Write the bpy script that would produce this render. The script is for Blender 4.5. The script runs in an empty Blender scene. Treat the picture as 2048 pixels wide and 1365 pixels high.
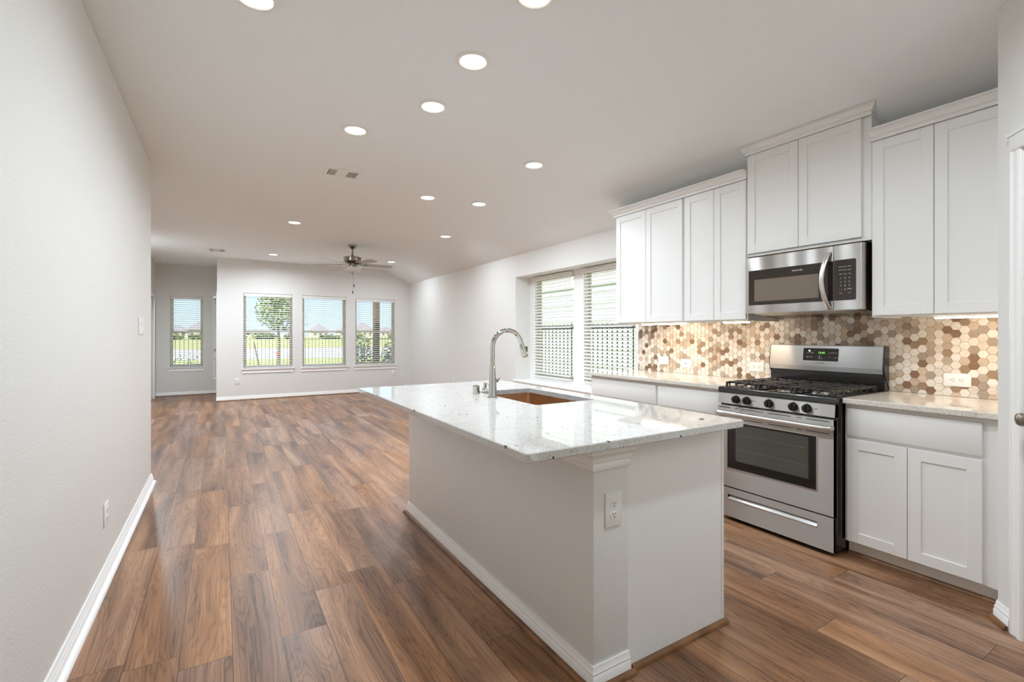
import bpy, bmesh, math, random
from mathutils import Vector, Matrix
random.seed(7)
C = bpy.context.scene.collection
S = bpy.context.scene
PI = math.pi

# ------------------------------------------------------------------ camera
H_CAM, YAW, F_PX, CX, CY = 1.2793, 0.5619, 959.6, 1049.0, 669.8
cd = bpy.data.cameras.new('camera')
cam = bpy.data.objects.new('camera', cd); C.objects.link(cam)
cd.sensor_width = 36.0; cd.sensor_fit = 'HORIZONTAL'
cd.lens = F_PX / 2048 * 36.0
cd.shift_x = (1024 - CX) / 2048
cd.shift_y = (CY - 682.5) / 2048
cd.clip_start = 0.05; cd.clip_end = 1000
cam.location = (0, 0, H_CAM)
cam.rotation_euler = (PI / 2, 0, -YAW)
S.camera = cam

# ------------------------------------------------------------------ view, sky, sun
S.view_settings.view_transform = 'Standard'
S.view_settings.look = 'None'
S.view_settings.gamma = 1.0
S.view_settings.use_curve_mapping = False
S.view_settings.exposure = 0.17
S.cycles.max_bounces = 14
S.cycles.diffuse_bounces = 12
S.cycles.glossy_bounces = 6
S.cycles.transparent_max_bounces = 24
S.cycles.transmission_bounces = 6
S.cycles.sample_clamp_indirect = 6.0
S.cycles.caustics_reflective = False
S.cycles.caustics_refractive = False
S.cycles.use_denoising = True

LIVING_W = 25.0      # power of each lamp on the living room circuit
LAMP_W = 12.8        # power of each recessed lamp
SKY = 1.25           # sky strength
w = bpy.data.worlds.new('world'); S.world = w; w.use_nodes = True
nt = w.node_tree; nt.nodes.clear()
out = nt.nodes.new('ShaderNodeOutputWorld'); bg = nt.nodes.new('ShaderNodeBackground')
tc = nt.nodes.new('ShaderNodeTexCoord'); sep = nt.nodes.new('ShaderNodeSeparateXYZ')
cr = nt.nodes.new('ShaderNodeValToRGB')
nt.links.new(tc.outputs['Generated'], sep.inputs[0]); nt.links.new(sep.outputs['Z'], cr.inputs[0])
cr.color_ramp.elements[0].position = 0.0; cr.color_ramp.elements[0].color = (0.68, 0.80, 0.92, 1)
cr.color_ramp.elements[1].position = 0.55; cr.color_ramp.elements[1].color = (0.36, 0.55, 0.88, 1)
e = cr.color_ramp.elements.new(0.12); e.color = (0.52, 0.70, 0.92, 1)
nt.links.new(cr.outputs[0], bg.inputs[0]); bg.inputs[1].default_value = SKY
nt.links.new(bg.outputs[0], out.inputs[0])
sd = bpy.data.lights.new('sun', 'SUN'); sd.energy = 9.0; sd.angle = 0.01; sd.color = (1.0, 0.95, 0.88)
sun = bpy.data.objects.new('sun', sd); C.objects.link(sun)
sun.rotation_euler = (math.radians(42), 0, math.radians(-50))
sun.location = (-5, -10, 12)


# ------------------------------------------------------------------ materials
def lin(r, g, b):
    f = lambda c: (c / 255 / 12.92) if c / 255 <= 0.04045 else ((c / 255 + 0.055) / 1.055) ** 2.4
    return (f(r), f(g), f(b), 1)


def mat(name, col, rough=0.5, metal=0.0, bump=None, spec=None, aniso=0.0, emit=None, coat=0.0, stretch=None):
    m = bpy.data.materials.new(name); m.use_nodes = True
    t = m.node_tree; p = t.nodes['Principled BSDF']
    p.inputs['Base Color'].default_value = col
    p.inputs['Roughness'].default_value = rough
    p.inputs['Metallic'].default_value = metal
    if aniso: p.inputs['Anisotropic Rotation'].default_value = 0.25
    if spec is not None: p.inputs['Specular IOR Level'].default_value = spec
    if aniso: p.inputs['Anisotropic'].default_value = aniso
    if coat: p.inputs['Coat Weight'].default_value = coat
    if emit:
        p.inputs['Emission Color'].default_value = emit[0]; p.inputs['Emission Strength'].default_value = emit[1]
    if bump:
        n = t.nodes.new('ShaderNodeTexNoise'); b = t.nodes.new('ShaderNodeBump'); c = t.nodes.new('ShaderNodeTexCoord')
        n.inputs['Scale'].default_value = bump[0]; n.inputs['Detail'].default_value = 2
        if stretch:
            mp = t.nodes.new('ShaderNodeMapping'); mp.inputs['Scale'].default_value = stretch
            t.links.new(c.outputs['Object'], mp.inputs[0]); t.links.new(mp.outputs[0], n.inputs['Vector'])
        else:
            t.links.new(c.outputs['Object'], n.inputs['Vector'])
        b.inputs['Strength'].default_value = bump[1]; b.inputs['Distance'].default_value = bump[2]
        t.links.new(n.outputs['Fac'], b.inputs['Height']); t.links.new(b.outputs[0], p.inputs['Normal'])
    return m


M = {}
M['wall'] = mat('wall_paint', (0.745, 0.735, 0.715, 1), 0.62, bump=(130, 0.35, 0.004))
M['ceiling'] = mat('ceiling_paint', (0.86, 0.885, 0.895, 1), 0.7, bump=(90, 0.3, 0.004))
M['trim'] = mat('trim_paint', (0.88, 0.875, 0.865, 1), 0.35)
M['cabinet'] = mat('cabinet_paint', (0.83, 0.825, 0.815, 1), 0.38)
M['white'] = mat('white_plastic', (0.82, 0.81, 0.79, 1), 0.3)
M['blind'] = mat('blind_white', (0.80, 0.79, 0.77, 1), 0.4)
M['cord'] = mat('blind_cord', (0.75, 0.74, 0.72, 1), 0.8)
M['vinyl'] = mat('window_vinyl', lin(224, 218, 208), 0.4)
M['dark'] = mat('dark_gap', (0.012, 0.012, 0.012, 1), 0.6)
M['steel'] = mat('stainless_steel', (0.50, 0.485, 0.465, 1), 0.36, 1.0, aniso=1.0)
for k_, r_ in (('steel', 0.25),):
    t_ = M[k_].node_tree; c_ = t_.nodes.new('ShaderNodeCombineXYZ'); c_.inputs[1].default_value = 1.0
    t_.links.new(c_.outputs[0], t_.nodes['Principled BSDF'].inputs['Tangent'])
    t_.nodes['Principled BSDF'].inputs['Anisotropic Rotation'].default_value = r_
M['steel_plain'] = mat('smooth_steel', (0.66, 0.645, 0.62, 1), 0.28, 1.0)
M['chrome'] = mat('chrome', (0.60, 0.59, 0.57, 1), 0.05, 1.0)
M['nickel'] = mat('brushed_nickel', (0.30, 0.275, 0.23, 1), 0.28, 1.0)
M['sink'] = mat('reflection_tinted_steel', (0.62, 0.43, 0.27, 1), 0.32, 1.0)  # tan tint puts the warm reflections into the steel colour
M['black'] = mat('black_enamel', (0.012, 0.011, 0.010, 1), 0.18, coat=0.4)
M['glassblk'] = mat('black_glass', (0.010, 0.009, 0.008, 1), 0.06)
M['ovenglass'] = mat('oven_window', (0.045, 0.045, 0.036, 1), 0.05, spec=1.0)
M['mwglass'] = mat('microwave_black', (0.030, 0.022, 0.016, 1), 0.12)
M['mwwin'] = mat('microwave_window', (0.19, 0.15, 0.115, 1), 0.25)
M['iron'] = mat('cast_iron', (0.035, 0.030, 0.027, 1), 0.42, bump=(400, 0.2, 0.001))
M['knob'] = mat('knob_black', (0.015, 0.010, 0.009, 1), 0.22)
M['ink'] = mat('white_print', (0.75, 0.73, 0.70, 1), 0.5)
M['inkred'] = mat('red_print', (0.50, 0.06, 0.04, 1), 0.5)
M['inkdark'] = mat('dark_print', (0.08, 0.07, 0.06, 1), 0.5)
M['led'] = mat('green_clock_digits', (0.1, 0.5, 0.05, 1), 0.5, emit=((0.45, 1.0, 0.15, 1), 0.9))
M['lens'] = mat('lamp_lens', (0.9, 0.9, 0.9, 1), 0.5, emit=((1.0, 0.95, 0.88, 1), 6.0))
M['globe'] = mat('frosted_globe', (0.66, 0.64, 0.60, 1), 0.35)
M['blade'] = mat('fan_blade', (0.50, 0.48, 0.46, 1), 0.45)
M['ledbar'] = mat('warm_led_bar', (0.9, 0.9, 0.9, 1), 0.5, emit=((1.0, 0.80, 0.58, 1), 62.0))
M['rawwood'] = mat('raw_birch', (0.62, 0.43, 0.25, 1), 0.6)


def wood_floor(name, planks=True, tone=1.0):
    m = bpy.data.materials.new(name); m.use_nodes = True
    t = m.node_tree; N = t.nodes; L = t.links; p = N['Principled BSDF']

    def math_(op, a, b=None):
        n = N.new('ShaderNodeMath'); n.operation = op
        for i, v in enumerate((a, b)):
            if v is None: continue
            if isinstance(v, (int, float)): n.inputs[i].default_value = v
            else: L.new(v, n.inputs[i])
        return n.outputs[0]
    g = N.new('ShaderNodeNewGeometry'); sp = N.new('ShaderNodeSeparateXYZ'); L.new(g.outputs['Position'], sp.inputs[0])
    X, Y = sp.outputs['X'], sp.outputs['Y']
    PW, PL = 0.178, 1.22
    u = math_('DIVIDE', math_('SUBTRACT', X, 0.035), PW)
    row = math_('FLOOR', u); fu = math_('FRACT', u)
    wn = N.new('ShaderNodeTexWhiteNoise'); wn.noise_dimensions = '1D'; L.new(row, wn.inputs['W'])
    v = math_('ADD', math_('DIVIDE', Y, PL), wn.outputs['Value'])
    idy = math_('FLOOR', v); fv = math_('FRACT', v)
    cmb = N.new('ShaderNodeCombineXYZ'); L.new(row, cmb.inputs[0]); L.new(idy, cmb.inputs[1])
    w2 = N.new('ShaderNodeTexWhiteNoise'); w2.noise_dimensions = '2D'; L.new(cmb.outputs[0], w2.inputs['Vector'])
    # broad wavy figure running along the plank
    def vec(sx, sy, off):
        c = N.new('ShaderNodeCombineXYZ')
        L.new(math_('MULTIPLY', X, sx), c.inputs[0]); L.new(math_('MULTIPLY', Y, sy), c.inputs[1])
        L.new(math_('MULTIPLY', w2.outputs['Value'], off), c.inputs[2]); return c.outputs[0]
    n1 = N.new('ShaderNodeTexNoise'); n1.inputs['Scale'].default_value = 1; n1.inputs['Detail'].default_value = 3
    n1.inputs['Distortion'].default_value = 0.5; L.new(vec(7.5, 0.75, 37), n1.inputs['Vector'])
    n2 = N.new('ShaderNodeTexNoise'); n2.inputs['Scale'].default_value = 1; n2.inputs['Detail'].default_value = 5
    n2.inputs['Distortion'].default_value = 0.3; L.new(vec(150, 1.3, 53), n2.inputs['Vector'])
    wv = N.new('ShaderNodeTexWave'); wv.wave_type = 'BANDS'; wv.bands_direction = 'X'
    wv.inputs['Scale'].default_value = 1.0; wv.inputs['Distortion'].default_value = 9.0; wv.inputs['Detail'].default_value = 2
    wv.inputs['Detail Scale'].default_value = 0.7; L.new(vec(9, 0.75, 19), wv.inputs['Vector'])
    ring = math_('ABSOLUTE', math_('SINE', math_('MULTIPLY', n1.outputs['Fac'], 70.0)))
    ring = math_('POWER', ring, 0.5)
    f = math_('ADD', math_('MULTIPLY', n1.outputs['Fac'], 0.66), math_('MULTIPLY', n2.outputs['Fac'], 0.30))
    f = math_('ADD', f, math_('MULTIPLY', ring, 0.12))
    f = math_('ADD', f, math_('MULTIPLY', math_('SUBTRACT', w2.outputs['Value'], 0.5), 0.05))
    f = math_('ADD', math_('MULTIPLY', math_('SUBTRACT', f, 0.5), 1.45), 0.46)
    r = N.new('ShaderNodeValToRGB'); L.new(f, r.inputs[0])
    el = r.color_ramp.elements
    k = tone
    def cc(c): return (c[0] * k, c[1] * k, c[2] * k, 1)
    el[0].position = 0.25; el[0].color = cc(lin(66, 43, 30)); el[1].position = 0.82; el[1].color = cc(lin(178, 136, 102))
    a = el.new(0.42); a.color = cc(lin(108, 75, 52)); a = el.new(0.56); a.color = cc(lin(137, 98, 70)); a = el.new(0.68); a.color = cc(lin(156, 114, 82))
    col = r.outputs[0]
    w3 = N.new('ShaderNodeTexWhiteNoise'); w3.noise_dimensions = '3D'
    c3 = N.new('ShaderNodeCombineXYZ'); L.new(row, c3.inputs[0]); L.new(idy, c3.inputs[1]); c3.inputs[2].default_value = 5.3
    L.new(c3.outputs[0], w3.inputs['Vector'])
    hs = N.new('ShaderNodeHueSaturation'); L.new(col, hs.inputs['Color'])
    L.new(math_('ADD', math_('MULTIPLY', w3.outputs['Value'], -0.22), 1.08), hs.inputs['Saturation'])
    L.new(math_('ADD', math_('MULTIPLY', w2.outputs['Value'], 0.09), 1.0), hs.inputs['Value'])
    col = hs.outputs[0]
    if planks:
        du = math_('MINIMUM', fu, math_('SUBTRACT', 1.0, fu)); dv = math_('MINIMUM', fv, math_('SUBTRACT', 1.0, fv))
        d = math_('MINIMUM', math_('MULTIPLY', du, PW), math_('MULTIPLY', dv, PL))
        edge = math_('LESS_THAN', d, 0.0011)
        mx = N.new('ShaderNodeMix'); mx.data_type = 'RGBA'; L.new(edge, mx.inputs[0])
        L.new(col, mx.inputs[6]); mx.inputs[7].default_value = lin(62, 40, 28); col = mx.outputs[2]
        b = N.new('ShaderNodeBump'); b.inputs['Strength'].default_value = 0.10; b.inputs['Distance'].default_value = 0.0006
        L.new(math_('SUBTRACT', 1.0, edge), b.inputs['Height']); L.new(b.outputs[0], p.inputs['Normal'])
    L.new(col, p.inputs['Base Color'])
    L.new(math_('ADD', math_('MULTIPLY', n2.outputs['Fac'], 0.10), 0.30), p.inputs['Roughness'])
    p.inputs['Specular IOR Level'].default_value = 0.5
    return m


M['floor'] = wood_floor('vinyl_plank_floor', True, 0.95)


def granite(name, base, fleck, dens):
    m = bpy.data.materials.new(name); m.use_nodes = True
    t = m.node_tree; N = t.nodes; L = t.links; p = N['Principled BSDF']
    c = N.new('ShaderNodeTexCoord')
    n = N.new('ShaderNodeTexNoise'); n.inputs['Scale'].default_value = 7; n.inputs['Detail'].default_value = 6; n.inputs['Distortion'].default_value = 1.5
    n2 = N.new('ShaderNodeTexNoise'); n2.inputs['Scale'].default_value = 190; n2.inputs['Detail'].default_value = 3
    v = N.new('ShaderNodeTexVoronoi'); v.inputs['Scale'].default_value = 34
    mp = N.new('ShaderNodeMapping'); mp.inputs['Scale'].default_value = (1.0, 0.55, 1.0); mp.inputs['Rotation'].default_value = (0, 0, 0.5)
    for a in (n, n2): L.new(c.outputs['Object'], a.inputs['Vector'])
    L.new(c.outputs['Object'], mp.inputs[0]); L.new(mp.outputs[0], v.inputs['Vector'])
    r1 = N.new('ShaderNodeValToRGB'); L.new(n.outputs['Fac'], r1.inputs[0])
    r1.color_ramp.elements[0].position = 0.35; r1.color_ramp.elements[0].color = tuple(x * 0.93 for x in base[:3]) + (1,)
    r1.color_ramp.elements[1].position = 0.62; r1.color_ramp.elements[1].color = base
    r2 = N.new('ShaderNodeValToRGB'); L.new(n2.outputs['Fac'], r2.inputs[0])
    r2.color_ramp.elements[0].position = 0.34; r2.color_ramp.elements[0].color = (0.42, 0.41, 0.40, 1)
    r2.color_ramp.elements[1].position = 0.47; r2.color_ramp.elements[1].color = (1, 1, 1, 1)
    mu = N.new('ShaderNodeMix'); mu.data_type = 'RGBA'; mu.blend_type = 'MULTIPLY'; mu.inputs[0].default_value = 0.72
    L.new(r1.outputs[0], mu.inputs[6]); L.new(r2.outputs[0], mu.inputs[7])
    # dark flecks: close to a voronoi point, only in some cells
    sp = N.new('ShaderNodeSeparateColor'); L.new(v.outputs['Color'], sp.inputs[0])
    a = N.new('ShaderNodeMath'); a.operation = 'LESS_THAN'; L.new(sp.outputs[0], a.inputs[0]); a.inputs[1].default_value = dens
    nb = N.new('ShaderNodeTexNoise'); nb.inputs['Scale'].default_value = 120; L.new(c.outputs['Object'], nb.inputs['Vector'])
    b0 = N.new('ShaderNodeMath'); b0.operation = 'MULTIPLY'; L.new(nb.outputs['Fac'], b0.inputs[0]); b0.inputs[1].default_value = 0.34
    b = N.new('ShaderNodeMath'); b.operation = 'LESS_THAN'; L.new(v.outputs['Distance'], b.inputs[0]); L.new(b0.outputs[0], b.inputs[1])
    ab = N.new('ShaderNodeMath'); ab.operation = 'MULTIPLY'; L.new(a.outputs[0], ab.inputs[0]); L.new(b.outputs[0], ab.inputs[1])
    mx = N.new('ShaderNodeMix'); mx.data_type = 'RGBA'; L.new(ab.outputs[0], mx.inputs[0])
    L.new(mu.outputs[2], mx.inputs[6]); mx.inputs[7].default_value = fleck
    L.new(mx.outputs[2], p.inputs['Base Color']); p.inputs['Roughness'].default_value = 0.035
    p.inputs['Specular IOR Level'].default_value = 0.8
    return m


M['granite'] = granite('white_granite', (0.60, 0.585, 0.565, 1), (0.06, 0.04, 0.03, 1), 0.17)
M['granite2'] = granite('warm_lit_granite', (0.76, 0.72, 0.65, 1), (0.06, 0.04, 0.03, 1), 0.09)  # cream tint stands for warm light on the pale stone


def tile_mat():
    m = bpy.data.materials.new('hex_tile'); m.use_nodes = True
    t = m.node_tree; N = t.nodes; L = t.links; p = N['Principled BSDF']
    g = N.new('ShaderNodeNewGeometry')
    r = N.new('ShaderNodeValToRGB'); r.color_ramp.interpolation = 'CONSTANT'; L.new(g.outputs['Random Per Island'], r.inputs[0])
    cols = [(0, (226, 219, 210)), (0.22, (214, 204, 193)), (0.40, (230, 225, 218)), (0.55, (192, 175, 156)), (0.64, (176, 162, 146)),
            (0.74, (146, 122, 100)), (0.82, (124, 98, 76)), (0.89, (158, 144, 129)), (0.95, (204, 184, 162))]
    el = r.color_ramp.elements
    el[0].position = 0; el[0].color = lin(*cols[0][1]); el[1].position = cols[1][0]; el[1].color = lin(*cols[1][1])
    for q, c in cols[2:]:
        x = el.new(q); x.color = lin(*c)
    tc = N.new('ShaderNodeTexCoord'); mp = N.new('ShaderNodeMapping')
    mp.inputs['Rotation'].default_value = (0.9, 0, 0); mp.inputs['Scale'].default_value = (1, 14, 120)
    nz = N.new('ShaderNodeTexNoise'); nz.inputs['Scale'].default_value = 1.6; nz.inputs['Detail'].default_value = 4
    nz.noise_dimensions = '4D'
    k = N.new('ShaderNodeMath'); k.operation = 'MULTIPLY'; k.inputs[1].default_value = 60; L.new(g.outputs['Random Per Island'], k.inputs[0])
    L.new(k.outputs[0], nz.inputs['W'])
    L.new(tc.outputs['Object'], mp.inputs[0]); L.new(mp.outputs[0], nz.inputs['Vector'])
    r2 = N.new('ShaderNodeValToRGB'); L.new(nz.outputs['Fac'], r2.inputs[0])
    r2.color_ramp.elements[0].position = 0.3; r2.color_ramp.elements[0].color = (0.72, 0.70, 0.68, 1)
    r2.color_ramp.elements[1].position = 0.62; r2.color_ramp.elements[1].color = (1, 1, 1, 1)
    mu = N.new('ShaderNodeMix'); mu.data_type = 'RGBA'; mu.blend_type = 'MULTIPLY'; mu.inputs[0].default_value = 0.7
    L.new(r.outputs[0], mu.inputs[6]); L.new(r2.outputs[0], mu.inputs[7]); L.new(mu.outputs[2], p.inputs['Base Color'])
    p.inputs['Roughness'].default_value = 0.32
    return m


M['tile'] = tile_mat()
M['grout'] = mat('grout', lin(214, 196, 168), 0.8)


def glass_mat():
    m = bpy.data.materials.new('window_glass'); m.use_nodes = True
    t = m.node_tree; N = t.nodes; N.clear()
    o = N.new('ShaderNodeOutputMaterial'); mx = N.new('ShaderNodeMixShader'); a = N.new('ShaderNodeBsdfTransparent')
    g = N.new('ShaderNodeBsdfGlossy'); g.inputs['Roughness'].default_value = 0.0
    f = N.new('ShaderNodeFresnel'); f.inputs[0].default_value = 1.35
    a.inputs[0].default_value = (0.96, 0.98, 0.97, 1)
    ge = N.new('ShaderNodeNewGeometry'); m1 = N.new('ShaderNodeMath'); m1.operation = 'SUBTRACT'; m1.inputs[0].default_value = 1.0
    t.links.new(ge.outputs['Backfacing'], m1.inputs[1])
    m2 = N.new('ShaderNodeMath'); m2.operation = 'MULTIPLY'; t.links.new(f.outputs[0], m2.inputs[0]); t.links.new(m1.outputs[0], m2.inputs[1])
    t.links.new(m2.outputs[0], mx.inputs[0]); t.links.new(a.outputs[0], mx.inputs[1]); t.links.new(g.outputs[0], mx.inputs[2])
    t.links.new(mx.outputs[0], o.inputs[0]); return m


M['glass'] = glass_mat()


def noise_mat(name, c1, c2, scale, rough=0.9):
    m = mat(name, c1, rough); t = m.node_tree; N = t.nodes
    n = N.new('ShaderNodeTexNoise'); n.inputs['Scale'].default_value = scale; n.inputs['Detail'].default_value = 5
    c = N.new('ShaderNodeTexCoord'); r = N.new('ShaderNodeValToRGB')
    r.color_ramp.elements[0].position = 0.35; r.color_ramp.elements[0].color = c1
    r.color_ramp.elements[1].position = 0.65; r.color_ramp.elements[1].color = c2
    t.links.new(c.outputs['Object'], n.inputs['Vector']); t.links.new(n.outputs['Fac'], r.inputs[0])
    t.links.new(r.outputs[0], N['Principled BSDF'].inputs['Base Color']); return m


M['grass'] = noise_mat('lawn_grass', lin(150, 160, 84), lin(190, 190, 112), 0.9)
M['concrete'] = noise_mat('pale_concrete', lin(196, 192, 188), lin(214, 210, 206), 0.5)
M['clay'] = noise_mat('clay_verge', lin(186, 140, 120), lin(206, 170, 150), 0.7)
M['leaf'] = noise_mat('leaf_green', lin(92, 112, 58), lin(150, 160, 96), 3.0, 0.6)
M['bark'] = noise_mat('tree_bark', lin(96, 78, 62), lin(130, 110, 92), 20)
M['shoe'] = noise_mat('stained_shoe_moulding', lin(98, 64, 36), lin(134, 92, 54), 9, 0.4)
M['fence'] = mat('black_iron', (0.03, 0.03, 0.03, 1), 0.5)
M['post'] = mat('brown_post', lin(96, 76, 64), 0.6)
M['roof'] = noise_mat('roof_shingle', lin(124, 116, 120), lin(150, 140, 142), 1.5)
M['brick'] = noise_mat('pale_brick', lin(196, 178, 160), lin(216, 204, 190), 1.2)
M['siding'] = mat('neighbour_siding', lin(208, 210, 200), 0.7)
M['fascia'] = mat('white_fascia', lin(225, 225, 222), 0.6)
M['housewin'] = mat('house_window', (0.10, 0.11, 0.13, 1), 0.1)
M['redtie'] = mat('red_strap', lin(190, 70, 60), 0.6)


# ------------------------------------------------------------------ mesh helpers
def root_loc(o):
    while o.parent: o = o.parent
    return o.location.copy()


class MB:
    def __init__(self, T=None):
        self.bm = bmesh.new(); self.T = T

    def _merge(self, b2):
        me = bpy.data.meshes.new('t'); b2.to_mesh(me); b2.free(); self.bm.from_mesh(me); bpy.data.meshes.remove(me)

    def box(self, a, b, bev=0.0, seg=2):
        x0, x1 = sorted((a[0], b[0])); y0, y1 = sorted((a[1], b[1])); z0, z1 = sorted((a[2], b[2]))
        t = self.bm if not bev else bmesh.new()
        vs = [t.verts.new(p) for p in ((x0, y0, z0), (x1, y0, z0), (x1, y1, z0), (x0, y1, z0), (x0, y0, z1), (x1, y0, z1), (x1, y1, z1), (x0, y1, z1))]
        for f in ((0, 3, 2, 1), (4, 5, 6, 7), (0, 1, 5, 4), (1, 2, 6, 5), (2, 3, 7, 6), (3, 0, 4, 7)): t.faces.new([vs[i] for i in f])
        if bev:
            bmesh.ops.bevel(t, geom=list(t.edges), offset=bev, segments=seg, affect='EDGES', profile=0.5)
            self._merge(t)
        return self

    def prism(self, pts, axis, lo, hi, bev=0.0):
        t = bmesh.new()
        def P(u, v, w_):
            return {'x': (w_, u, v), 'y': (u, w_, v), 'z': (u, v, w_)}[axis]
        A = [t.verts.new(P(u, v, lo)) for u, v in pts]; B = [t.verts.new(P(u, v, hi)) for u, v in pts]
        n = len(pts)
        t.faces.new(A[::-1]); t.faces.new(B)
        for i in range(n): t.faces.new((A[i], A[(i + 1) % n], B[(i + 1) % n], B[i]))
        bmesh.ops.recalc_face_normals(t, faces=list(t.faces))
        if bev: bmesh.ops.bevel(t, geom=list(t.edges), offset=bev, segments=2, affect='EDGES')
        self._merge(t); return self

    def tube(self, path, r, n=12, caps=True, squash=None):
        path = [Vector(p) for p in path]
        R_ = r if isinstance(r, (list, tuple)) else [r] * len(path)
        t = bmesh.new(); rings = []
        d0 = (path[1] - path[0]).normalized()
        up = Vector((0, 0, 1)) if abs(d0.z) < 0.9 else Vector((1, 0, 0))
        nrm = (up - d0 * up.dot(d0)).normalized()
        for i, p in enumerate(path):
            d = (path[min(i + 1, len(path) - 1)] - path[max(i - 1, 0)]).normalized()
            nrm = (nrm - d * nrm.dot(d)).normalized(); bn = d.cross(nrm)
            k1, k2 = (1, 1) if squash is None else squash
            rings.append([t.verts.new(p + (nrm * math.cos(2 * PI * j / n) * k1 + bn * math.sin(2 * PI * j / n) * k2) * R_[i]) for j in range(n)])
        for a, b in zip(rings, rings[1:]):
            for j in range(n): t.faces.new((a[j], a[(j + 1) % n], b[(j + 1) % n], b[j]))
        if caps: t.faces.new(rings[0][::-1]); t.faces.new(rings[-1])
        bmesh.ops.recalc_face_normals(t, faces=list(t.faces))
        self._merge(t); return self

    def cyl(self, a, b, r, r2=None, n=24):
        return self.tube([a, b], [r, r if r2 is None else r2], n)

    def lathe(self, c, prof, n=32, axis='z'):
        t = bmesh.new(); rings = []
        for r, h in prof:
            ring = []
            for j in range(n):
                a = 2 * PI * j / n; u, v = r * math.cos(a), r * math.sin(a)
                q = {'z': (u, v, h), 'x': (h, u, v), 'y': (v, h, u)}[axis]
                ring.append(t.verts.new((c[0] + q[0], c[1] + q[1], c[2] + q[2])))
            rings.append(ring)
        for a, b in zip(rings, rings[1:]):
            for j in range(n): t.faces.new((a[j], a[(j + 1) % n], b[(j + 1) % n], b[j]))
        t.faces.new(rings[0][::-1]); t.faces.new(rings[-1])
        bmesh.ops.remove_doubles(t, verts=list(t.verts), dist=1e-6)
        bmesh.ops.recalc_face_normals(t, faces=list(t.faces))
        self._merge(t); return self

    def sweep(self, path, prof):
        """profile (d, z) swept along a level path; d goes to the right-hand side of travel; mitred corners"""
        t = bmesh.new(); P = [Vector((p[0], p[1])) for p in path]; rings = []
        for i, p in enumerate(P):
            ds = []
            if i > 0: ds.append((P[i] - P[i - 1]).normalized())
            if i < len(P) - 1: ds.append((P[i + 1] - P[i]).normalized())
            ns = [Vector((d.y, -d.x)) for d in ds]
            m = sum(ns, Vector((0, 0))).normalized(); k = 1 / max(0.3, m.dot(ns[0]))
            rings.append([t.verts.new((p.x + m.x * d * k, p.y + m.y * d * k, z)) for d, z in prof])
        n = len(prof)
        for a, b in zip(rings, rings[1:]):
            for j in range(n): t.faces.new((a[j], a[(j + 1) % n], b[(j + 1) % n], b[j]))
        t.faces.new(rings[0][::-1]); t.faces.new(rings[-1])
        bmesh.ops.recalc_face_normals(t, faces=list(t.faces))
        self._merge(t); return self

    def build(self, name, m, parent=None, at=None, smooth=True, label=None):
        me = bpy.data.meshes.new(name)
        if self.T is not None: self.bm.transform(self.T)
        if parent is not None: off = root_loc(parent)
        elif at is not None: off = Vector(at)
        else: off = Vector((0, 0, 0))
        bmesh.ops.translate(self.bm, verts=list(self.bm.verts), vec=-off)
        if self.T is not None and self.T.determinant() < 0: bmesh.ops.reverse_faces(self.bm, faces=list(self.bm.faces))
        if smooth:
            for f in self.bm.faces: f.smooth = True
            for e_ in self.bm.edges:
                if len(e_.link_faces) == 2: e_.smooth = e_.calc_face_angle(0) < 0.6
        self.bm.to_mesh(me); self.bm.free()
        me.materials.append(m)
        o = bpy.data.objects.new(name, me); C.objects.link(o)
        if parent is not None: o.parent = parent
        else: o.location = off
        if label: o['label'] = label
        return o


def tag(o, label, cat, group=None):
    o['label'] = label; o['category'] = cat
    if group: o['group'] = group
    return o


def thing(name, label, cat, loc, group=None):
    o = bpy.data.objects.new(name, None); C.objects.link(o); o.location = loc
    o.empty_display_size = 0.05
    return tag(o, label, cat, group)


def struct(name, mb, m):
    o = mb.build(name, m); o['kind'] = 'structure'; return o


def text(s, size, m, name, parent, pos, ax_u, ax_v, align='CENTER'):
    """lettering as a mesh; ax_u is the reading direction, ax_v is up"""
    c = bpy.data.curves.new('t', 'FONT'); c.body = s; c.size = size; c.align_x = align; c.align_y = 'CENTER'
    c.extrude = 0.0003; c.resolution_u = 2
    o = bpy.data.objects.new('t', c); C.objects.link(o)
    dg = bpy.context.evaluated_depsgraph_get()
    me = bpy.data.meshes.new_from_object(o.evaluated_get(dg))
    bpy.data.objects.remove(o); bpy.data.curves.remove(c)
    u, v = Vector(ax_u).normalized(), Vector(ax_v).normalized(); n = u.cross(v)
    T = Matrix(((u.x, v.x, n.x, pos[0]), (u.y, v.y, n.y, pos[1]), (u.z, v.z, n.z, pos[2]), (0, 0, 0, 1)))
    me.transform(Matrix.Translation(-root_loc(parent)) @ T)
    me.name = name; me.materials.clear(); me.materials.append(m)
    ob = bpy.data.objects.new(name, me); C.objects.link(ob); ob.parent = parent
    return ob


# ------------------------------------------------------------------ room measures
W = 3.67            # kitchen wall
XR = 3.926          # plane of the windows in the deep recess
YB = 10.854         # far wall with three windows
YC = 12.341         # alcove wall
XL = -0.52; YL = 5.21
HC = 2.743
XCR = 3.10; HR = 2.45
XA = -0.088
XH = -1.16
SL = (HC - HR) / (W - XCR)
P0 = (2.945, 0.690)                      # pantry corner
PD = Vector((-0.757, -0.654)).normalized()

# floor and ceiling
struct('floor', MB().box((-4.2, -2.8, -0.06), (4.0, 12.45, 0)), M['floor'])
cl = MB()
zr = HC - SL * (XR + 0.1 - XCR)
cl.prism([(-4.2, HC), (XCR, HC), (XR + 0.1, zr), (XR + 0.1, zr + 0.5), (XCR, HC + 0.12), (-4.2, HC + 0.12)], 'y', -2.8, 12.49)
struct('ceiling', cl, M['ceiling'])


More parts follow.
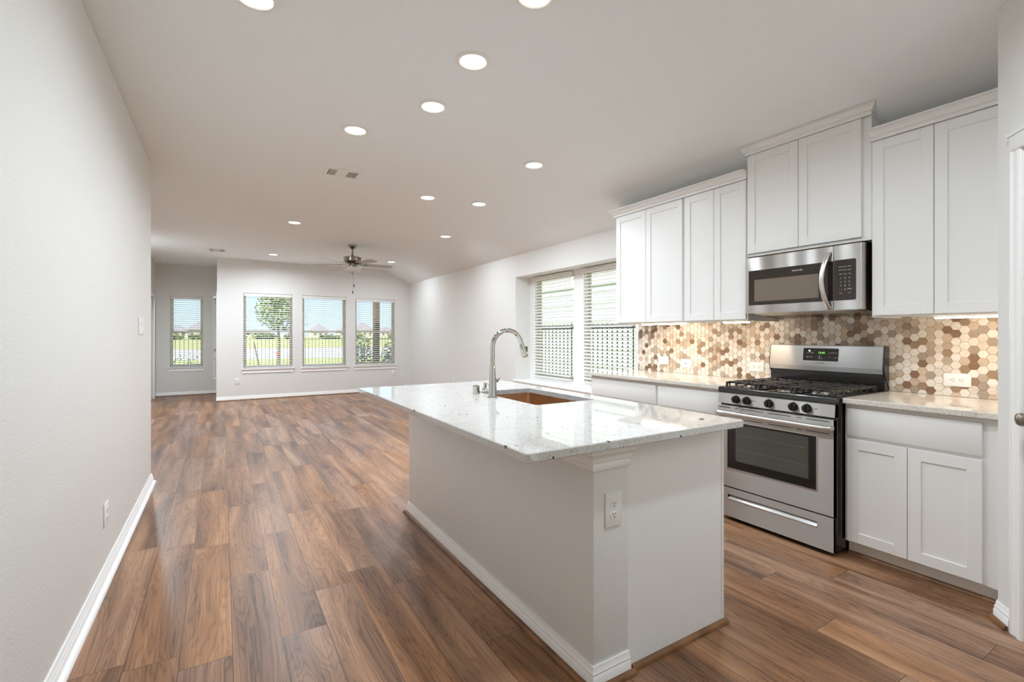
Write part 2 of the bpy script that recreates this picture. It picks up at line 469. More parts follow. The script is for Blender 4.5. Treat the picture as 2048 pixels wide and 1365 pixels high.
def wall_cells(mb, axis, lo, hi, u0, u1, z0, z1, holes):
    """a wall slab with openings; axis is its thin direction"""
    us = sorted({u0, u1, *[h[0] for h in holes], *[h[1] for h in holes]})
    zs = sorted({z0, z1, *[h[2] for h in holes], *[h[3] for h in holes]})
    for a, b in zip(us, us[1:]):
        runs = []
        for c, d in zip(zs, zs[1:]):
            um, zm = (a + b) / 2, (c + d) / 2
            if any(h[0] < um < h[1] and h[2] < zm < h[3] for h in holes): continue
            if runs and abs(runs[-1][1] - c) < 1e-6: runs[-1][1] = d
            else: runs.append([c, d])
        for c, d in runs:
            if axis == 'x': mb.box((lo, a, c), (hi, b, d))
            else: mb.box((a, lo, c), (b, hi, d))


BW = [(0.348, 1.215, 0.612, 2.098), (1.403, 2.265, 0.605, 2.092), (2.464, 3.337, 0.60, 2.072)]   # back windows
AW = (-0.920, -0.351, 0.60, 2.085)
mb = MB(); wall_cells(mb, 'y', YB, YB + 0.14, XA, XR + 0.1, 0, 2.742, BW); struct('wall_back', mb, M['wall'])
DA = (11.02, 11.90)   # door in the jog
mb = MB(); wall_cells(mb, 'x', XA, XA + 0.14, YB + 0.14, YC, 0, 2.742, [(DA[0], DA[1], 0, 2.06)]); struct('wall_jog', mb, M['wall'])
mb = MB(); wall_cells(mb, 'y', YC, YC + 0.14, XH - 0.14, XA + 0.14, 0, 2.742, [AW]); struct('wall_alcove', mb, M['wall'])
struct('wall_left', MB().box((XL - 0.14, -2.8, 0), (XL, YL, 2.742), 0.008), M['wall'])
mb = MB(); mb.box((XH - 0.14, YL, 0), (XL - 0.14, YL + 0.14, 2.742)); struct('wall_return', mb, M['wall'])
mb = MB(); wall_cells(mb, 'x', XH - 0.14, XH, YL + 0.14, YC, 0, 2.742, [(11.22, 12.02, 0, 2.02)]); struct('wall_hall', mb, M['wall'])
mb = MB(); mb.box((XH - 1.2, 10.9, 0), (XH - 1.1, YC + 0.1, 2.742)); mb.box((XH - 1.1, 10.8, 0), (XH - 0.14, 10.9, 2.742)); mb.box((XH - 1.1, YC, 0), (XH - 0.14, YC + 0.14, 2.742))
struct('wall_closet', mb, M['wall'])
# deep recessed window wall
mb = MB(); wall_cells(mb, 'x', W, XR, P0[1], YB, 0, 2.62, [(3.60, 6.079, 0.612, 2.13)]); struct('wall_right', mb, M['wall'])
RW = [(5.02, 5.93, 0.66, 2.125), (3.90, 4.80, 0.66, 2.125)]
mb = MB(); wall_cells(mb, 'x', XR, XR + 0.10, 3.3, 6.4, 0.5, 2.25, RW); mb.box((XR, P0[1], 0), (XR + 0.1, 3.3, 2.5)); mb.box((XR, 6.4, 0), (XR + 0.1, YB, 2.5))
mb.box((XR, 3.3, 0), (XR + 0.1, 6.4, 0.5)); mb.box((XR, 3.3, 2.25), (XR + 0.1, 6.4, 2.5)); struct('wall_outer', mb, M['trim'])
# pantry: angled wall with a door
TP = Matrix(((PD.x, -PD.y, 0, P0[0]), (PD.y, PD.x, 0, P0[1]), (0, 0, 1, 0), (0, 0, 0, 1)))   # local u along the wall, v into the pantry is +
sgn = 1 if (-PD.y * 0 + PD.x * 0) else 1
# local v axis = (-PD.y, PD.x) = (0.654,-0.757): points away from the room
mb = MB(TP); wall_cells(mb, 'y', 0, 0.12, 0, 1.12, 0, 2.742, [(0.165, 0.93, 0, 2.06)])
struct('wall_pantry', mb, M['wall'])
struct('wall_pantry_side', MB().box((P0[0] + 0.01, P0[1] - 0.12, 0), (XR, P0[1] - 0.002, 2.742)), M['wall'])
PE = (P0[0] + PD.x * 1.12, P0[1] + PD.y * 1.12)
struct('wall_near_right', MB().box((PE[0], -2.8, 0), (PE[0] + 0.12, PE[1], 2.742)), M['wall'])
RWN_ADDED = [(-0.30, 0.72, 0.30, 2.35), (0.82, 1.84, 0.30, 2.35)]  # unseen openings added behind the camera to let in more daylight
mb = MB(); wall_cells(mb, 'y', -2.8, -2.66, XL - 0.14, PE[0] + 0.12, 0, 2.742, RWN_ADDED); struct('wall_rear', mb, M['wall'])


def portal(p, rot, sx, sy):
    ld = bpy.data.lights.new('daylight_portal', 'AREA'); ld.shape = 'RECTANGLE'; ld.size = sx; ld.size_y = sy; ld.cycles.is_portal = True
    o = bpy.data.objects.new('daylight_portal', ld); C.objects.link(o); o.location = p; o.rotation_euler = rot


for a, b, c, d in BW: portal(((a + b) / 2, YB + 0.15, (c + d) / 2), (-PI / 2, 0, 0), b - a, d - c)
portal(((AW[0] + AW[1]) / 2, YC + 0.15, 1.34), (-PI / 2, 0, 0), AW[1] - AW[0], 1.485)
for a, b, c, d in RW: portal((XR + 0.11, (a + b) / 2, (c + d) / 2), (0, PI / 2, 0), d - c, b - a)
for a, b, c, d in RWN_ADDED: portal(((a + b) / 2, -2.81, (c + d) / 2), (PI / 2, 0, 0), b - a, d - c)
portal((XA + 0.15, (DA[0] + DA[1]) / 2, 1.1), (0, PI / 2, 0), 1.9, 0.7)

# baseboards (path, room on the right-hand side of travel)
BP = [(0, 0), (0.015, 0), (0.015, 0.046), (0.011, 0.052), (0.0125, 0.060), (0.008, 0.069), (0.006, 0.083), (0, 0.083)]
SP = [(0.0151, 0), (0.034, 0), (0.033, 0.008), (0.028, 0.015), (0.022, 0.019), (0.0151, 0.0195)]


def base(name, path, shoe=None):
    struct(name, MB().sweep(path, BP), M['trim'])
    if shoe: struct(shoe, MB().sweep(path, SP), M['shoe'])


base('baseboard_left', [(XL - 0.14, YL), (XL, YL), (XL, -2.66)][::1], None)
# the left wall's run travels toward the viewer with the room on its left, so flip it
for o in [bpy.data.objects['baseboard_left']]:
    bpy.data.objects.remove(o)
base('baseboard_left', [(XL, -2.66), (XL, YL), (XL - 0.14, YL)], None)
struct('trim_1', MB().sweep([(XL, -2.66), (XL, YL), (XL - 0.14, YL)], SP), M['trim'])
base('baseboard_back', [(XA, YB + 0.14), (XA, YB), (W, YB)], 'trim_2')
base('baseboard_alcove', [(XH, YC), (XA, YC)], 'trim_3')
base('baseboard_right', [(W, YB), (W, 3.72)], 'trim_4')
base('baseboard_pantry', [tuple(Vector(P0) + Vector((0.12, 0)))[:2], P0, tuple(Vector(P0) + PD * 0.095)], 'trim_5')


# ------------------------------------------------------------------ windows with blinds
def window(n, T, w_, z0, z1, depth, apron=True, blind_label='', wand=True, lit=False, frame_z=None, cat='window blind', group=None, sill=True):
    """local frame: u across (0..w_), v outward from the room, z up"""
    fv0, fv1 = depth, depth + 0.05
    f = MB(T); s = 0.035
    s = 0.024
    f.box((0, fv0, z0), (s, fv1, z1), 0.003); f.box((w_ - s, fv0, z0), (w_, fv1, z1), 0.003)
    f.box((s, fv0, z0), (w_ - s, fv1, z0 + s), 0.003); f.box((s, fv0, z1 - s), (w_ - s, fv1, z1), 0.003)
    zm = (z0 + z1) / 2
    fr = f.build('window_%d' % n, M['vinyl']); fr['kind'] = 'structure'
    sh = MB(T); a = s + 0.001
    for (c, d, v) in ((z0 + s, zm + 0.018, 0.008), (zm - 0.018, z1 - s, 0.026)):
        sh.box((a, fv0 + v, c), (a + 0.022, fv0 + v + 0.018, d)); sh.box((w_ - a - 0.022, fv0 + v, c), (w_ - a, fv0 + v + 0.018, d))
        sh.box((a + 0.022, fv0 + v, c), (w_ - a - 0.022, fv0 + v + 0.018, c + 0.034)); sh.box((a + 0.022, fv0 + v, d - 0.034), (w_ - a - 0.022, fv0 + v + 0.018, d))
    sh.build('sash', M['vinyl'], fr)
    for i, (c, d, v) in enumerate(((z0 + s, zm, 0.008), (zm, z1 - s, 0.026))):
        MB(T).box((a + 0.02, fv0 + v + 0.007, c + 0.02), (w_ - a - 0.02, fv0 + v + 0.011, d - 0.01)).build('glass_pane', M['glass'], fr)
    if sill:
        g = MB(T); g.box((-0.033, -0.035, z0 - 0.022), (w_ + 0.033, 0.0, z0), 0.004); g.box((0.0, 0.0, z0 - 0.022), (w_, depth, z0 + 0.001))
        g.build('window_sill', M['trim'], fr)
        if apron:
            MB(T).prism([(-0.016, z0 - 0.085), (-0.0005, z0 - 0.085), (-0.0005, z0 - 0.022), (-0.018, z0 - 0.022), (-0.018, z0 - 0.034), (-0.012, z0 - 0.040), (-0.012, z0 - 0.078)], 'x', -0.020, w_ + 0.020).build('window_apron', M['trim'], fr)
    return fr


def blind(T, w_, z0, z1, v0, label, group, wand=0.06, tilt=0.22):
    """open horizontal blind filling an opening"""
    o = T @ Vector((w_ / 2, v0, z0))
    t = thing('window_blind', label, 'window blind', o, group)
    g = 0.006
    MB(T).box((g, v0, z1 - 0.065), (w_ - g, v0 + 0.012, z1 - 0.003), 0.002).build('valance', M['blind'], t)
    MB(T).box((g + 0.004, v0 + 0.013, z1 - 0.048), (w_ - g - 0.004, v0 + 0.055, z1 - 0.006)).build('headrail', M['blind'], t)
    sl = MB(T); z = z1 - 0.085; vc = v0 + 0.034
    while z > z0 + 0.045:
        pts = []
        for i in range(5):
            a = (i / 4 - 0.5) * 0.05; pts.append((vc + a, z + 0.0022 - 0.0022 * (2 * (i / 4 - 0.5)) ** 2 + a * tilt))
        low = [(p, q - 0.0026) for p, q in pts[::-1]]
        sl.prism(pts + low, 'x', g + 0.004, w_ - g - 0.004)
        z -= 0.0435
    sl.build('slats', M['blind'], t)
    MB(T).box((g + 0.004, vc - 0.024, z0 + 0.010), (w_ - g - 0.004, vc + 0.024, z0 + 0.026), 0.003).build('bottom_rail', M['blind'], t)
    c = MB(T)
    for u in ((0.09, w_ - 0.09) if w_ < 0.7 else (0.10, w_ / 2, w_ - 0.10)):
        for dv in (-0.026, 0.026):
            c.box((u - 0.0008, vc + dv - 0.0008, z0 + 0.02), (u + 0.0008, vc + dv + 0.0008, z1 - 0.05))
    c.build('ladder_cords', M['cord'], t)
    MB(T).cyl((wand, v0 - 0.006, z1 - 0.05), (wand, v0 - 0.006, z1 - 0.75), 0.0035, n=8).build('tilt_wand', M['white'], t)
    return t


def TY(u0, y): return Matrix(((1, 0, 0, u0), (0, 1, 0, y), (0, 0, 1, 0), (0, 0, 0, 1)))
def TX(y0, x): return Matrix(((0, 1, 0, x), (-1, 0, 0, y0), (0, 0, 1, 0), (0, 0, 0, 1)))   # u runs toward the camera (-y), v outward (+x)


names3 = ['white open blind in the far wall window with the tree outside',
          'white open blind in the middle window of the far wall, only sky and lawn outside',
          'white open blind in the far wall window with the brown porch post outside']
for i, (a, b, c, d) in enumerate(BW):
    window(i + 1, TY(a, YB), b - a, c, d, 0.085)
    blind(TY(a, YB), b - a, c, d, 0.012, names3[i], 'blinds in the three far wall windows')
window(4, TY(AW[0], YC), AW[1] - AW[0], AW[2], AW[3], 0.085)
for i, (a, b, c, d) in enumerate(RWN_ADDED):
    window(7 + i, Matrix(((-1, 0, 0, b), (0, -1, 0, -2.66), (0, 0, 1, 0), (0, 0, 0, 1))), b - a, c, d, 0.085)  # added rear windows, out of view, to brighten the room
blind(TY(AW[0], YC), AW[1] - AW[0], AW[2], AW[3], 0.012, 'narrow white blind in the single alcove window at far left', None)
for i, (a, b, c, d) in enumerate(RW):
    window(5 + i, TX(b, XR), b - a, c, d, 0.045, sill=False)
blind(TX(RW[0][1], XR - 0.058), RW[0][1] - RW[0][0], 0.66, 2.12, 0.0, 'white blind in the deep side recess, nearer the far wall, behind the faucet', 'blinds in the deep recess', tilt=0.40)
blind(TX(RW[1][1], XR - 0.058), RW[1][1] - RW[1][0], 0.66, 2.12, 0.0, 'white blind in the deep side recess, partly hidden by the wall cabinets', 'blinds in the deep recess', tilt=0.40)
mb = MB(); mb.box((W - 0.03, 3.65, 0.590), (XR, 6.12, 0.613), 0.004); mb.box((W - 0.016, 3.70, 0.53), (W - 0.0005, 6.10, 0.59))
struct('trim_6', mb, M['trim'])

# door in the jog, seen edge-on, with its own blind and lever
mb = MB(); wall_cells(mb, 'x', XA + 0.02, XA + 0.06, DA[0] + 0.03, DA[1] - 0.03, 0.005, 2.03, [(DA[0] + 0.14, DA[1] - 0.14, 0.35, 1.92)]); d1 = struct('door_1', mb, M['trim'])
MB().box((XA + 0.036, DA[0] + 0.141, 0.351), (XA + 0.044, DA[1] - 0.141, 1.919)).build('glass_pane', M['glass'], d1)
mb = MB(); mb.box((XA - 0.014, DA[0] - 0.05, 0), (XA, DA[0] + 0.01, 2.11)); mb.box((XA - 0.014, DA[1] - 0.01, 0), (XA, DA[1] + 0.06, 2.11)); mb.box((XA - 0.014, DA[0] + 0.01, 2.05), (XA, DA[1] - 0.01, 2.11))
struct('trim_7', mb, M['trim'])
mb = MB(); mb.cyl((XA + 0.02, DA[0] + 0.10, 0.98), (XA - 0.045, DA[0] + 0.10, 0.98), 0.012, n=16); mb.tube([(XA - 0.045, DA[0] + 0.09, 0.98), (XA - 0.05, DA[0] + 0.20, 0.985)], 0.009, 10)
mb.build('door_lever', M['nickel'], d1)
TD = Matrix(((0, 1, 0, XA - 0.064), (1, 0, 0, DA[0] + 0.13), (0, 0, 1, 0), (0, 0, 0, 1)))
blind(TD, 0.62, 0.40, 2.04, 0.0, 'white blind hung on the patio door, seen edge-on beside the far wall', None, wand=0.58)

# casing of the hall door at far left
mb = MB(); mb.box((XH, 11.15, 0), (XH + 0.018, 11.225, 2.09), 0.003); mb.box((XH, 12.015, 0), (XH + 0.018, 12.09, 2.09), 0.003); mb.box((XH, 11.225, 2.015), (XH + 0.018, 12.015, 2.09), 0.003)
struct('trim_8', mb, M['trim'])
struct('door_2', MB().box((XH - 0.06, 11.23, 0.005), (XH - 0.02, 12.01, 2.01)), M['trim'])

# pantry door, casing and knob
mb = MB(TP)
cp = [(0.0, 0.0), (0.016, 0.0), (0.018, 0.02), (0.012, 0.03), (0.015, 0.045), (0.010, 0.058), (0.0, 0.060)]
for (ua, ub) in ((0.100, 0.165), (0.93, 0.995)):
    sgn = 1 if ua < 0.5 else -1
    e0 = ua if ua < 0.5 else ub
    pts = [(e0, 0), (e0, -0.014), (e0 + sgn * 0.012, -0.017), (e0 + sgn * 0.016, -0.013), (e0 + sgn * 0.040, -0.011), (e0 + sgn * 0.046, -0.014), (e0 + sgn * 0.060, -0.012), (e0 + sgn * 0.065, -0.006), (e0 + sgn * 0.065, 0)]
    mb.prism(pts, 'z', 0, 2.06)
mb.box((0.100, -0.017, 2.06), (0.995, 0.0, 2.125), 0.003); mb.box((0.090, -0.022, 2.125), (1.005, 0.0, 2.14), 0.002)
mb.box((0.165, 0.0, 0), (0.18, 0.12, 2.05)); mb.box((0.915, 0.0, 0), (0.93, 0.12, 2.05))
struct('trim_9', mb, M['trim'])
mb = MB(TP); mb.box((0.182, 0.01, 0.008), (0.913, 0.045, 2.05), 0.002)
d3 = struct('door_3', mb, M['trim'])
for (c, d) in ((0.15, 0.85), (1.0, 1.9)):
    MB(TP).box((0.30, 0.003, c), (0.80, 0.012, d), 0.004).build('door_panel', M['trim'], d3)
mb = MB(TP); mb.lathe((0.235, 0.011, 0.935), [(0.030, 0), (0.030, -0.006), (0.012, -0.012), (0.011, -0.032), (0.022, -0.042), (0.028, -0.055), (0.024, -0.068), (0.008, -0.075)], 24, 'y')
mb.build('door_knob', M['nickel'], d3)


# ------------------------------------------------------------------ recessed lamps, vents, detector
def lamp(x, y, label, power=None, group='recessed ceiling lamps'):
    t = thing('recessed_light', label, 'ceiling light', (x, y, HC), group)
    MB().lathe((x, y, HC), [(0.0945, 0.0), (0.0945, -0.003), (0.090, -0.007), (0.074, -0.009), (0.069, -0.006), (0.066, -0.0035), (0.066, 0.0)], 48).build('trim_ring', M['white'], t)
    MB().lathe((x, y, HC), [(0.0655, -0.001), (0.0655, -0.005), (0.04, -0.008), (0.005, -0.009)], 40).build('lens', M['lens'], t)
    ld = bpy.data.lights.new('downlight', 'AREA'); ld.shape = 'DISK'; ld.size = 0.12; ld.energy = power or LAMP_W; ld.color = (0.82, 0.92, 1.0); ld.spread = 2.95
    lo = bpy.data.objects.new('downlight', ld); C.objects.link(lo); lo.location = (0, 0, -0.013); lo.parent = t
    return t


LP = [(0.119, 2.381, 'recessed ceiling lamp cut by the top edge of the photo, left of centre'),
      (1.139, 1.724, 'recessed ceiling lamp at the very top edge above the island corner'),
      (1.133, 2.316, 'largest fully visible recessed ceiling lamp, above the island'),
      (1.142, 2.914, 'recessed ceiling lamp second in the row over the island, just beyond the largest'),
      (0.804, 3.544, 'recessed ceiling lamp just in front of the nearer ceiling vent'),
      (2.272, 3.454, 'recessed ceiling lamp nearest the wall cabinets'),
      (1.849, 4.876, 'recessed ceiling lamp left one of the close pair mid ceiling'),
      (2.428, 4.811, 'recessed ceiling lamp right one of the close pair mid ceiling'),
      (0.794, 6.883, 'recessed ceiling lamp alone on the left between vent and far wall'),
      (2.808, 6.666, 'recessed ceiling lamp by the ceiling slope, right of the fan'),
      (0.787, 9.826, 'far recessed ceiling lamp left of the fan near the far wall'),
      (2.873, 9.575, 'far recessed ceiling lamp right behind the fan blades by the slope')]
for x, y, l in LP: lamp(x, y, l, (LIVING_W if x < 2.5 else 15.0) if y > 4 else (1.0 if x < 0.5 else (9.0 if x < 1 else (8.5 if y < 2 else None))))
lamp(-1.055, 9.4, 'unseen ceiling lamp added in the side hall to brighten the far alcove', 52.0)  # lamp added out of sight to lift the dark alcove
for x, y, p_ in ((1.75, 0.55, 14.0), (1.5, -1.2, 9.0)): lamp(x, y, 'unseen ceiling lamp added behind the viewer to brighten the kitchen', p_)  # lamps added out of view as extra light for the kitchen


def vent(cx_, cy_, lx, ly, label, grp):
    t = thing('ceiling_vent', label, 'air vent', (cx_, cy_, HC), grp)
    f = MB(); fw = 0.028; z0, z1 = HC - 0.007, HC
    x0, x1, y0, y1 = cx_ - lx / 2, cx_ + lx / 2, cy_ - ly / 2, cy_ + ly / 2
    f.box((x0, y0, z0), (x1, y0 + fw, z1), 0.001); f.box((x0, y1 - fw, z0), (x1, y1, z1), 0.001)
    f.box((x0, y0 + fw, z0), (x0 + fw, y1 - fw, z1)); f.box((x1 - fw, y0 + fw, z0), (x1, y1 - fw, z1))
    w1 = (lx - 2 * fw)
    for a in (0.32, 0.64): f.box((x0 + fw + w1 * a - 0.006, y0 + fw, z0), (x0 + fw + w1 * a + 0.006, y1 - fw, z1))
    f.build('vent_frame', M['white'], t)
    MB().box((x0 + fw, y0 + fw, HC - 0.0012), (x1 - fw, y1 - fw, HC - 0.0002)).build('dark_duct', M['dark'], t)
    s = MB()
    for sec, (a, b) in enumerate(((0.0, 0.32), (0.32, 0.64), (0.64, 1.0))):
        xa, xb = x0 + fw + w1 * a + 0.006, x0 + fw + w1 * b - 0.006
        if sec == 1:
            for j in range(9):
                yy = y0 + fw + (j + 0.5) * (ly - 2 * fw) / 9
                s.box((xa, yy - 0.0085, z0 + 0.001), (xb, yy + 0.0085, z0 + 0.0025))
        else:
            for j in range(6):
                xx = xa + (j + 0.5) * (xb - xa) / 6
                s.box((xx - 0.0026, y0 + fw, z0 + 0.001), (xx + 0.0026, y1 - fw, z0 + 0.0035))
    s.build('vent_louvres', M['white'], t)


vent(0.918, 4.555, 0.30, 0.225, 'white rectangular ceiling vent with louvres, nearer of the two', 'ceiling vents')
vent(-0.08, 9.84, 0.27, 0.32, 'white ceiling vent far away above the left end of the far wall', 'ceiling vents')
t = thing('smoke_detector', 'small round white detector on the ceiling of the far left alcove', 'smoke detector', (-0.99, 11.75, HC))
MB().lathe((-0.99, 11.75, HC), [(0.068, 0), (0.068, -0.012), (0.060, -0.026), (0.045, -0.033), (0.004, -0.034)], 32).build('housing', M['white'], t)
MB().lathe((-0.99, 11.75, HC - 0.033), [(0.016, 0), (0.015, -0.004), (0.002, -0.005)], 20).build('test_button', M['white'], t)

# ------------------------------------------------------------------ ceiling fan
FX, FY = 1.800, 8.139
t = thing('ceiling_fan', 'brushed nickel ceiling fan with five pale blades, glass bowl and pull chains', 'ceiling fan', (FX, FY, HC))
MB().lathe((FX, FY, HC), [(0.072, 0), (0.072, -0.012), (0.060, -0.030), (0.030, -0.062), (0.016, -0.066)], 32).build('canopy', M['nickel'], t)
MB().cyl((FX, FY, HC - 0.06), (FX, FY, 2.560), 0.0125, n=16).build('downrod', M['nickel'], t)
MB().lathe((FX, FY, 0), [(0.020, 2.585), (0.024, 2.555), (0.125, 2.548), (0.140, 2.538), (0.140, 2.480), (0.120, 2.462), (0.098, 2.448), (0.060, 2.440), (0.055, 2.405), (0.072, 2.400), (0.074, 2.380), (0.050, 2.376)], 40).build('motor_housing', M['nickel'], t)
b = MB().lathe((FX, FY, 0), [(0.040, 2.384), (0.130, 2.380), (0.134, 2.366), (0.122, 2.335), (0.092, 2.305), (0.050, 2.288), (0.014, 2.284)], 40).build('glass_bowl', M['globe'], t)
MB().lathe((FX, FY, 0), [(0.020, 2.2855), (0.016, 2.276), (0.007, 2.272), (0.008, 2.258), (0.001, 2.254)], 16).build('finial', M['nickel'], b)
for i, dg_ in enumerate((176, 248, 320, 32, 104)):
    th = math.radians(dg_) - YAW
    R_ = Matrix.Translation((FX, FY, 2.432)) @ Matrix.Rotation(th, 4, 'Z') @ Matrix.Rotation(math.radians(-12), 4, 'X')
    bl = MB(R_); pts = [(0.17, -0.052), (0.30, -0.062), (0.52, -0.070), (0.62, -0.064), (0.655, -0.035), (0.66, 0.0), (0.655, 0.035), (0.62, 0.064), (0.52, 0.070), (0.30, 0.062), (0.17, 0.052)]
    bl.prism(pts, 'z', -0.003, 0.003)
    o = bl.build('fan_blade', M['blade'], t)
    ir = MB(R_); ir.prism([(0.06, -0.012), (0.14, -0.016), (0.20, -0.045), (0.24, -0.040), (0.24, 0.040), (0.20, 0.045), (0.14, 0.016), (0.06, 0.012)], 'z', -0.009, -0.0035)
    ir.build('blade_iron', M['nickel'], o)
for dx, zl in ((0.012, 2.075), (-0.008, 1.968)):
    cbo = MB().cyl((FX + dx, FY - 0.05, 2.385), (FX + dx, FY - 0.05, zl + 0.02), 0.0012, n=6).build('pull_chain', M['nickel'], t)
    MB().cyl((FX + dx, FY - 0.05, zl + 0.02), (FX + dx, FY - 0.05, zl - 0.022), 0.008, n=12).build('chain_fob', M['black'], cbo)


# ------------------------------------------------------------------ outlets and switches
def outlet(origin, U, V, w_, h_, label, kind='duplex', group=None, horizontal=False):
    """U: reading direction along the wall, V: out of the wall; origin = plate centre on the wall"""
    U, V = Vector(U).normalized(), Vector(V).normalized(); Z = Vector((0, 0, 1))
    T = Matrix(((U.x, V.x, Z.x, origin[0]), (U.y, V.y, Z.y, origin[1]), (U.z, V.z, Z.z, origin[2]), (0, 0, 0, 1)))
    t = thing('wall_switch' if kind == 'switch' else ('cable_plate' if kind == 'cable' else 'wall_outlet'), label, {'switch': 'light switch', 'cable': 'wall plate'}.get(kind, 'outlet'), origin, group)
    MB(T).box((-w_ / 2, 0.0003, -h_ / 2), (w_ / 2, 0.0065, h_ / 2), 0.003).build('cover_plate', M['white'], t)
    if kind == 'duplex':
        for s in (-1, 1):
            def q(a, b): return (a, b) if not horizontal else (b, a)
            c = 0.0205 * s
            pts = []
            for j in range(20):
                an = 2 * PI * j / 20; pa, pb = 0.0165 * math.cos(an), 0.0165 * math.sin(an); pb = max(-0.0125, min(0.0125, pb))
                pa, pb = q(pa, pb); du, dz = q(0, c); pts.append((pa + du, pb + dz))
            fo = MB(T).prism([(a, b) for a, b in pts], 'y', 0.006, 0.0085).build('socket', M['white'], t)
            sl = MB(T)
            for (a, b, ww, hh) in ((-0.0060, 0.003, 0.0022, 0.0085), (0.0060, 0.003, 0.0022, 0.0070), (0.0, -0.0075, 0.0045, 0.0045)):
                a2, b2 = q(a, b); w2_, h2_ = q(ww, hh); du, dz = q(0, c)
                sl.box((a2 + du - w2_ / 2, 0.0082, b2 + dz - h2_ / 2), (a2 + du + w2_ / 2, 0.0089, b2 + dz + h2_ / 2))
            sl.build('socket_slots', M['dark'], fo)
        MB(T).lathe((0, 0, 0), [(0.003, 0.006), (0.003, 0.0075), (0.001, 0.0078)], 12, 'y').build('screw', M['white'], t)
    elif kind == 'switch':
        n = 4
        for j in range(n):
            u = (j - (n - 1) / 2) * w_ / (n + 0.5)
            MB(T).prism([(0.006, -0.033), (0.0065, 0.033), (0.011, 0.033), (0.0075, 0.0), (0.0066, -0.033)], 'x', u - 0.017, u + 0.017).build('rocker', M['white'], t)
    else:
        MB(T).lathe((0, 0, 0), [(0.0055, 0.006), (0.0055, 0.010), (0.002, 0.0105)], 16, 'y').build('cable_jack', M['inkdark'], t)
    return t


outlet((1.2255, 1.3313, 0.633), (1, 0, 0), (0, -1, 0), 0.081, 0.127, 'white duplex outlet on the end of the kitchen island')
outlet((XL, 3.305, 0.337), (0, 1, 0), (1, 0, 0), 0.105, 0.122, 'white outlet low on the near left wall above its baseboard')
outlet((XL, 4.600, 1.342), (0, 1, 0), (1, 0, 0), 0.26, 0.125, 'white multi-gang light switch plate near the end of the left wall', 'switch')
outlet((0.24, YB, 0.375), (1, 0, 0), (0, -1, 0), 0.075, 0.12, 'white outlet on the far wall at left, below the window with the tree', group='far wall outlets')
outlet((3.303, YB, 0.399), (1, 0, 0), (0, -1, 0), 0.075, 0.12, 'white outlet on the far wall at right, near the room corner', group='far wall outlets')
outlet((W, 8.33, 0.414), (0, -1, 0), (-1, 0, 0), 0.075, 0.12, 'white outlet on the right wall, showing just above the island top left of the faucet')
XT = 3.6615   # face of the tile
outlet((XT, 3.252, 1.029), (0, -1, 0), (-1, 0, 0), 0.125, 0.077, 'white horizontal outlet in the tile, farthest from the range', group='backsplash outlets', horizontal=True)
outlet((XT, 2.984, 1.012), (0, -1, 0), (-1, 0, 0), 0.122, 0.077, 'white plate with a single centre jack in the hexagon tile', 'cable')
outlet((XT, 2.285, 1.019), (0, -1, 0), (-1, 0, 0), 0.125, 0.077, 'white horizontal outlet in the tile just left of the range', group='backsplash outlets', horizontal=True)
outlet((XT, 1.032, 1.012), (0, -1, 0), (-1, 0, 0), 0.126, 0.077, 'white horizontal outlet in the tile right of the range', group='backsplash outlets', horizontal=True)

# ------------------------------------------------------------------ backsplash
t = thing('tile_backsplash', 'hexagon mosaic backsplash in cream, tan and brown behind the range', 'backsplash', (W - 0.004, 2.15, 0.915))
MB().box((W - 0.0045, 0.695, 0.915), (W - 0.0003, 3.597, 1.46)).build('grout', M['grout'], t)
bm = bmesh.new()
F = 0.0462; gap = 0.0022; Rr = (F - gap) / math.sqrt(3); px_ = F * math.sqrt(3) / 2
nc = int(2.95 / px_) + 2
for i in range(nc):
    yc = 3.60 - i * px_
    for j in range(13):
        zc = 0.915 + (j + (0.5 if i % 2 else 0.0)) * F
        for (xf, k) in ((W - 0.0085, 1.0),):
            top = [bm.verts.new((xf, yc + (Rr - 0.0006) * math.cos(a), zc + (Rr - 0.0006) * math.sin(a))) for a in [m * PI / 3 for m in range(6)]]
            mid = [bm.verts.new((xf + 0.0008, yc + Rr * math.cos(a), zc + Rr * math.sin(a))) for a in [m * PI / 3 for m in range(6)]]
            bot = [bm.verts.new((xf + 0.005, v.co.y, v.co.z)) for v in mid]
            bm.faces.new(top[::-1])
            for A_, B_ in ((top, mid), (mid, bot)):
                for m in range(6): bm.faces.new((A_[m], A_[(m + 1) % 6], B_[(m + 1) % 6], B_[m]))
for co, no in (((0, 0, 0.9155), (0, 0, -1)), ((0, 0, 1.458), (0, 0, 1)), ((0, 3.597, 0), (0, 1, 0)), ((0, 0.696, 0), (0, -1, 0))):
    bmesh.ops.bisect_plane(bm, geom=list(bm.verts) + list(bm.edges) + list(bm.faces), plane_co=co, plane_no=no, clear_outer=True)
bmesh.ops.recalc_face_normals(bm, faces=list(bm.faces))
q = MB(); q.bm.free(); q.bm = bm; q.build('hexagon_tiles', M['tile'], t, smooth=False)


# ------------------------------------------------------------------ cabinets
def shaker(T, u0, u1, z0, z1, parent, name='door', fr=0.057, th=0.019):
    """overlay door in local frame: u across, v=0 at the case face, -v toward the room"""
    mb = MB(T); r = 0.0012
    mb.box((u0, -th, z0), (u0 + fr, -0.0006, z1), r, 1); mb.box((u1 - fr, -th, z0), (u1, -0.0006, z1), r, 1)
    mb.box((u0 + fr, -th, z0), (u1 - fr, -0.0006, z0 + fr), r, 1); mb.box((u0 + fr, -th, z1 - fr), (u1 - fr, -0.0006, z1), r, 1)
    mb.box((u0 + fr - 0.002, -th + 0.007, z0 + fr - 0.002), (u1 - fr + 0.002, -0.0006, z1 - fr + 0.002))
    return mb.build(name, M['cabinet'], parent)


